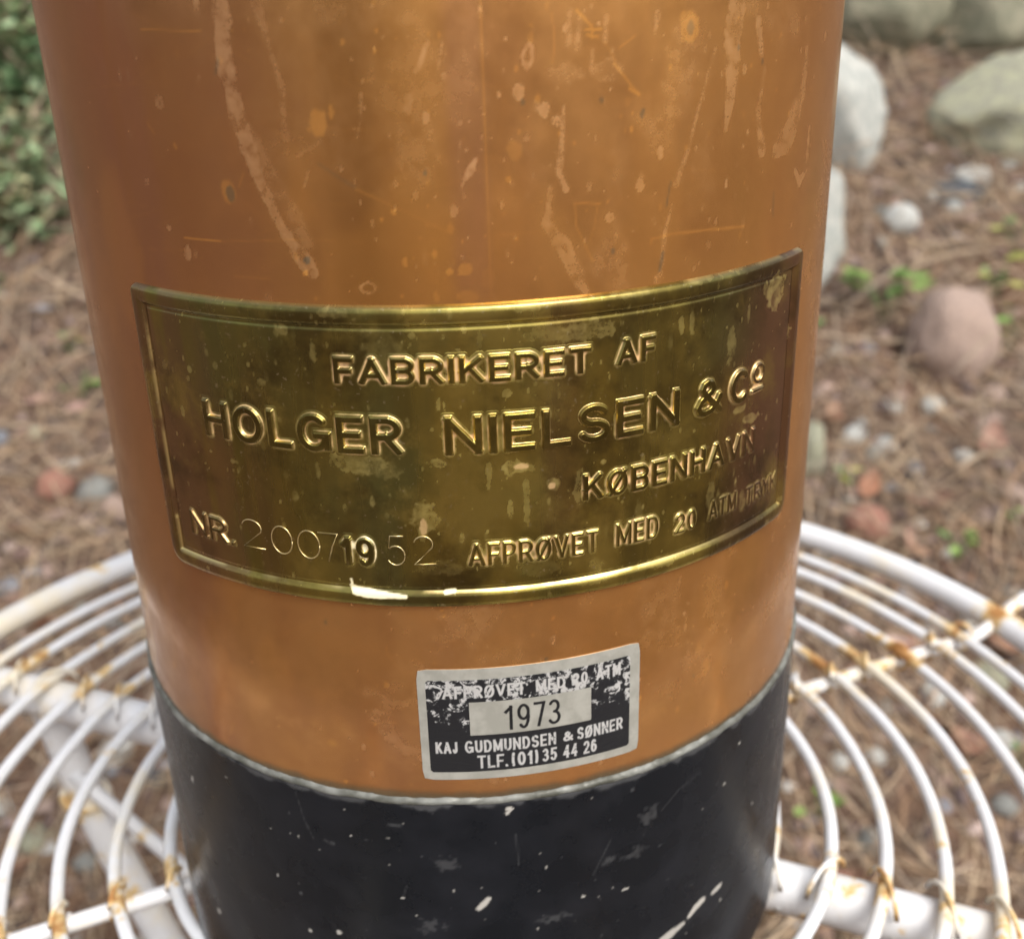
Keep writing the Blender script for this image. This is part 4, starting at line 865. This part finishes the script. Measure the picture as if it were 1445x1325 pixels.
STRAW = flat_mat('dry_straw', (.42, .32, .22), .8)
def stem(pts, label, rad=.0016):
    P3 = []
    for u, v in pts: Pg, t = hit_ground(u, v); P3.append(Pg+[0, 0, .022])
    P3 = np.array(P3); t = np.linspace(0, len(P3)-1, 24); Q = np.stack([np.interp(t, np.arange(len(P3)), P3[:, i]) for i in range(3)], -1)
    for _ in range(2): Q[1:-1] = (Q[:-2]+2*Q[1:-1]+Q[2:])/4
    tag(obj('dry_stem', mesh_mixed('dry_stem', *sweep(Q, np.linspace(rad, rad*.5, 24), 6)), STRAW), label, 'stem')
stem([(1150, 500), (1240, 510), (1280, 508), (1340, 470)], 'bent pale dry stem lying against the egg shaped stone')
stem([(1280, 405), (1340, 385), (1400, 376), (1460, 372)], 'long pale straw lying above the egg shaped stone'); stem([(1290, 395), (1300, 370), (1380, 366), (1450, 366)], 'kinked straw lying below the flat dark slate')
stem([(60, 410), (110, 440), (150, 462)], 'pale twig among needles on the left bank', .0024); stem([(1345, 690), (1385, 668), (1420, 672)], 'brown twig above the far table rim', .0024)
def shrub(u, v, wpx, hpx, n, pal, label, seed, lsize=.017, back=.0):
    r = random.Random(seed); Pg, t = hit_ground(u, v+hpx*.5); Wm, Hm = wpx/FPX*t, hpx/FPX*t
    root = empty('shrub', (float(Pg[0]), float(Pg[1])+back, float(Pg[2]))); tag(root, label, 'shrub', None)
    VV, FF, CC, SV, SF, k0, s0 = [], [], [], [], [], 0, 0
    for b in range(max(14, n//45)):
        a = r.uniform(0, 6.28); q = math.sqrt(r.random()); tip = np.array([q*math.cos(a)*Wm*.5, q*math.sin(a)*Wm*.45+.04, Hm*r.uniform(.25, 1.0)*(1-.35*q)])
        mid = tip*[.45, .45, .6]; vs, fs = sweep(np.array([[0, 0.02, -.01], mid, tip]), [.003, .002, .001], 5); SV.append(vs); SF.append(fs+s0); s0 += len(vs)
        for i in range(45):
            f = r.uniform(.25, 1.08); c0 = (mid*(1-f)*2 if f < .5 else 0)*0 + (np.array([0, .02, 0])*(1-f)**2+2*mid*f*(1-f)+tip*f*f)
            c0 = c0+np.array([r.gauss(0, .02), r.gauss(0, .02), r.gauss(0, .016)]); L = lsize*r.uniform(.6, 1.4)
            V, F = leaf_geom(L, L*.5, .3, 4); V = V @ rotm(r.uniform(-.7, .9), r.uniform(-.6, .6), r.uniform(0, 6.28)).T + c0
            VV.append(V); FF.append(F+k0); k0 += len(V); c = np.array(r.choice(pal))*r.uniform(.65, 1.25); CC.append(np.tile([*c, 1], (len(V), 1)))
    obj('stems', mesh_mixed('stems', np.vstack(SV), np.vstack(SF)), STRAW, root)
    lo = obj('foliage', mesh_np('foliage', np.vstack(VV), np.vstack(FF), None, {'col': np.vstack(CC)}), LEAFM, root); lo['kind'] = 'stuff'
    return root
shrub(-15, 215, 240, 260, 1300, [(.16, .23, .11), (.22, .29, .15), (.28, .33, .19), (.34, .31, .17)], 'low grey green leafy shrub on the bank left of the tank', 21, .019)
shrub(-20, 20, 260, 260, 1300, [(.08, .14, .05), (.11, .18, .06), (.17, .23, .09)], 'darker green leafy shrub higher up the bank behind the low shrub', 22, .019)
shrub(95, 110, 150, 170, 500, [(.05, .10, .035), (.09, .14, .06)], 'small dark green shrub standing behind the tank', 23, .017)
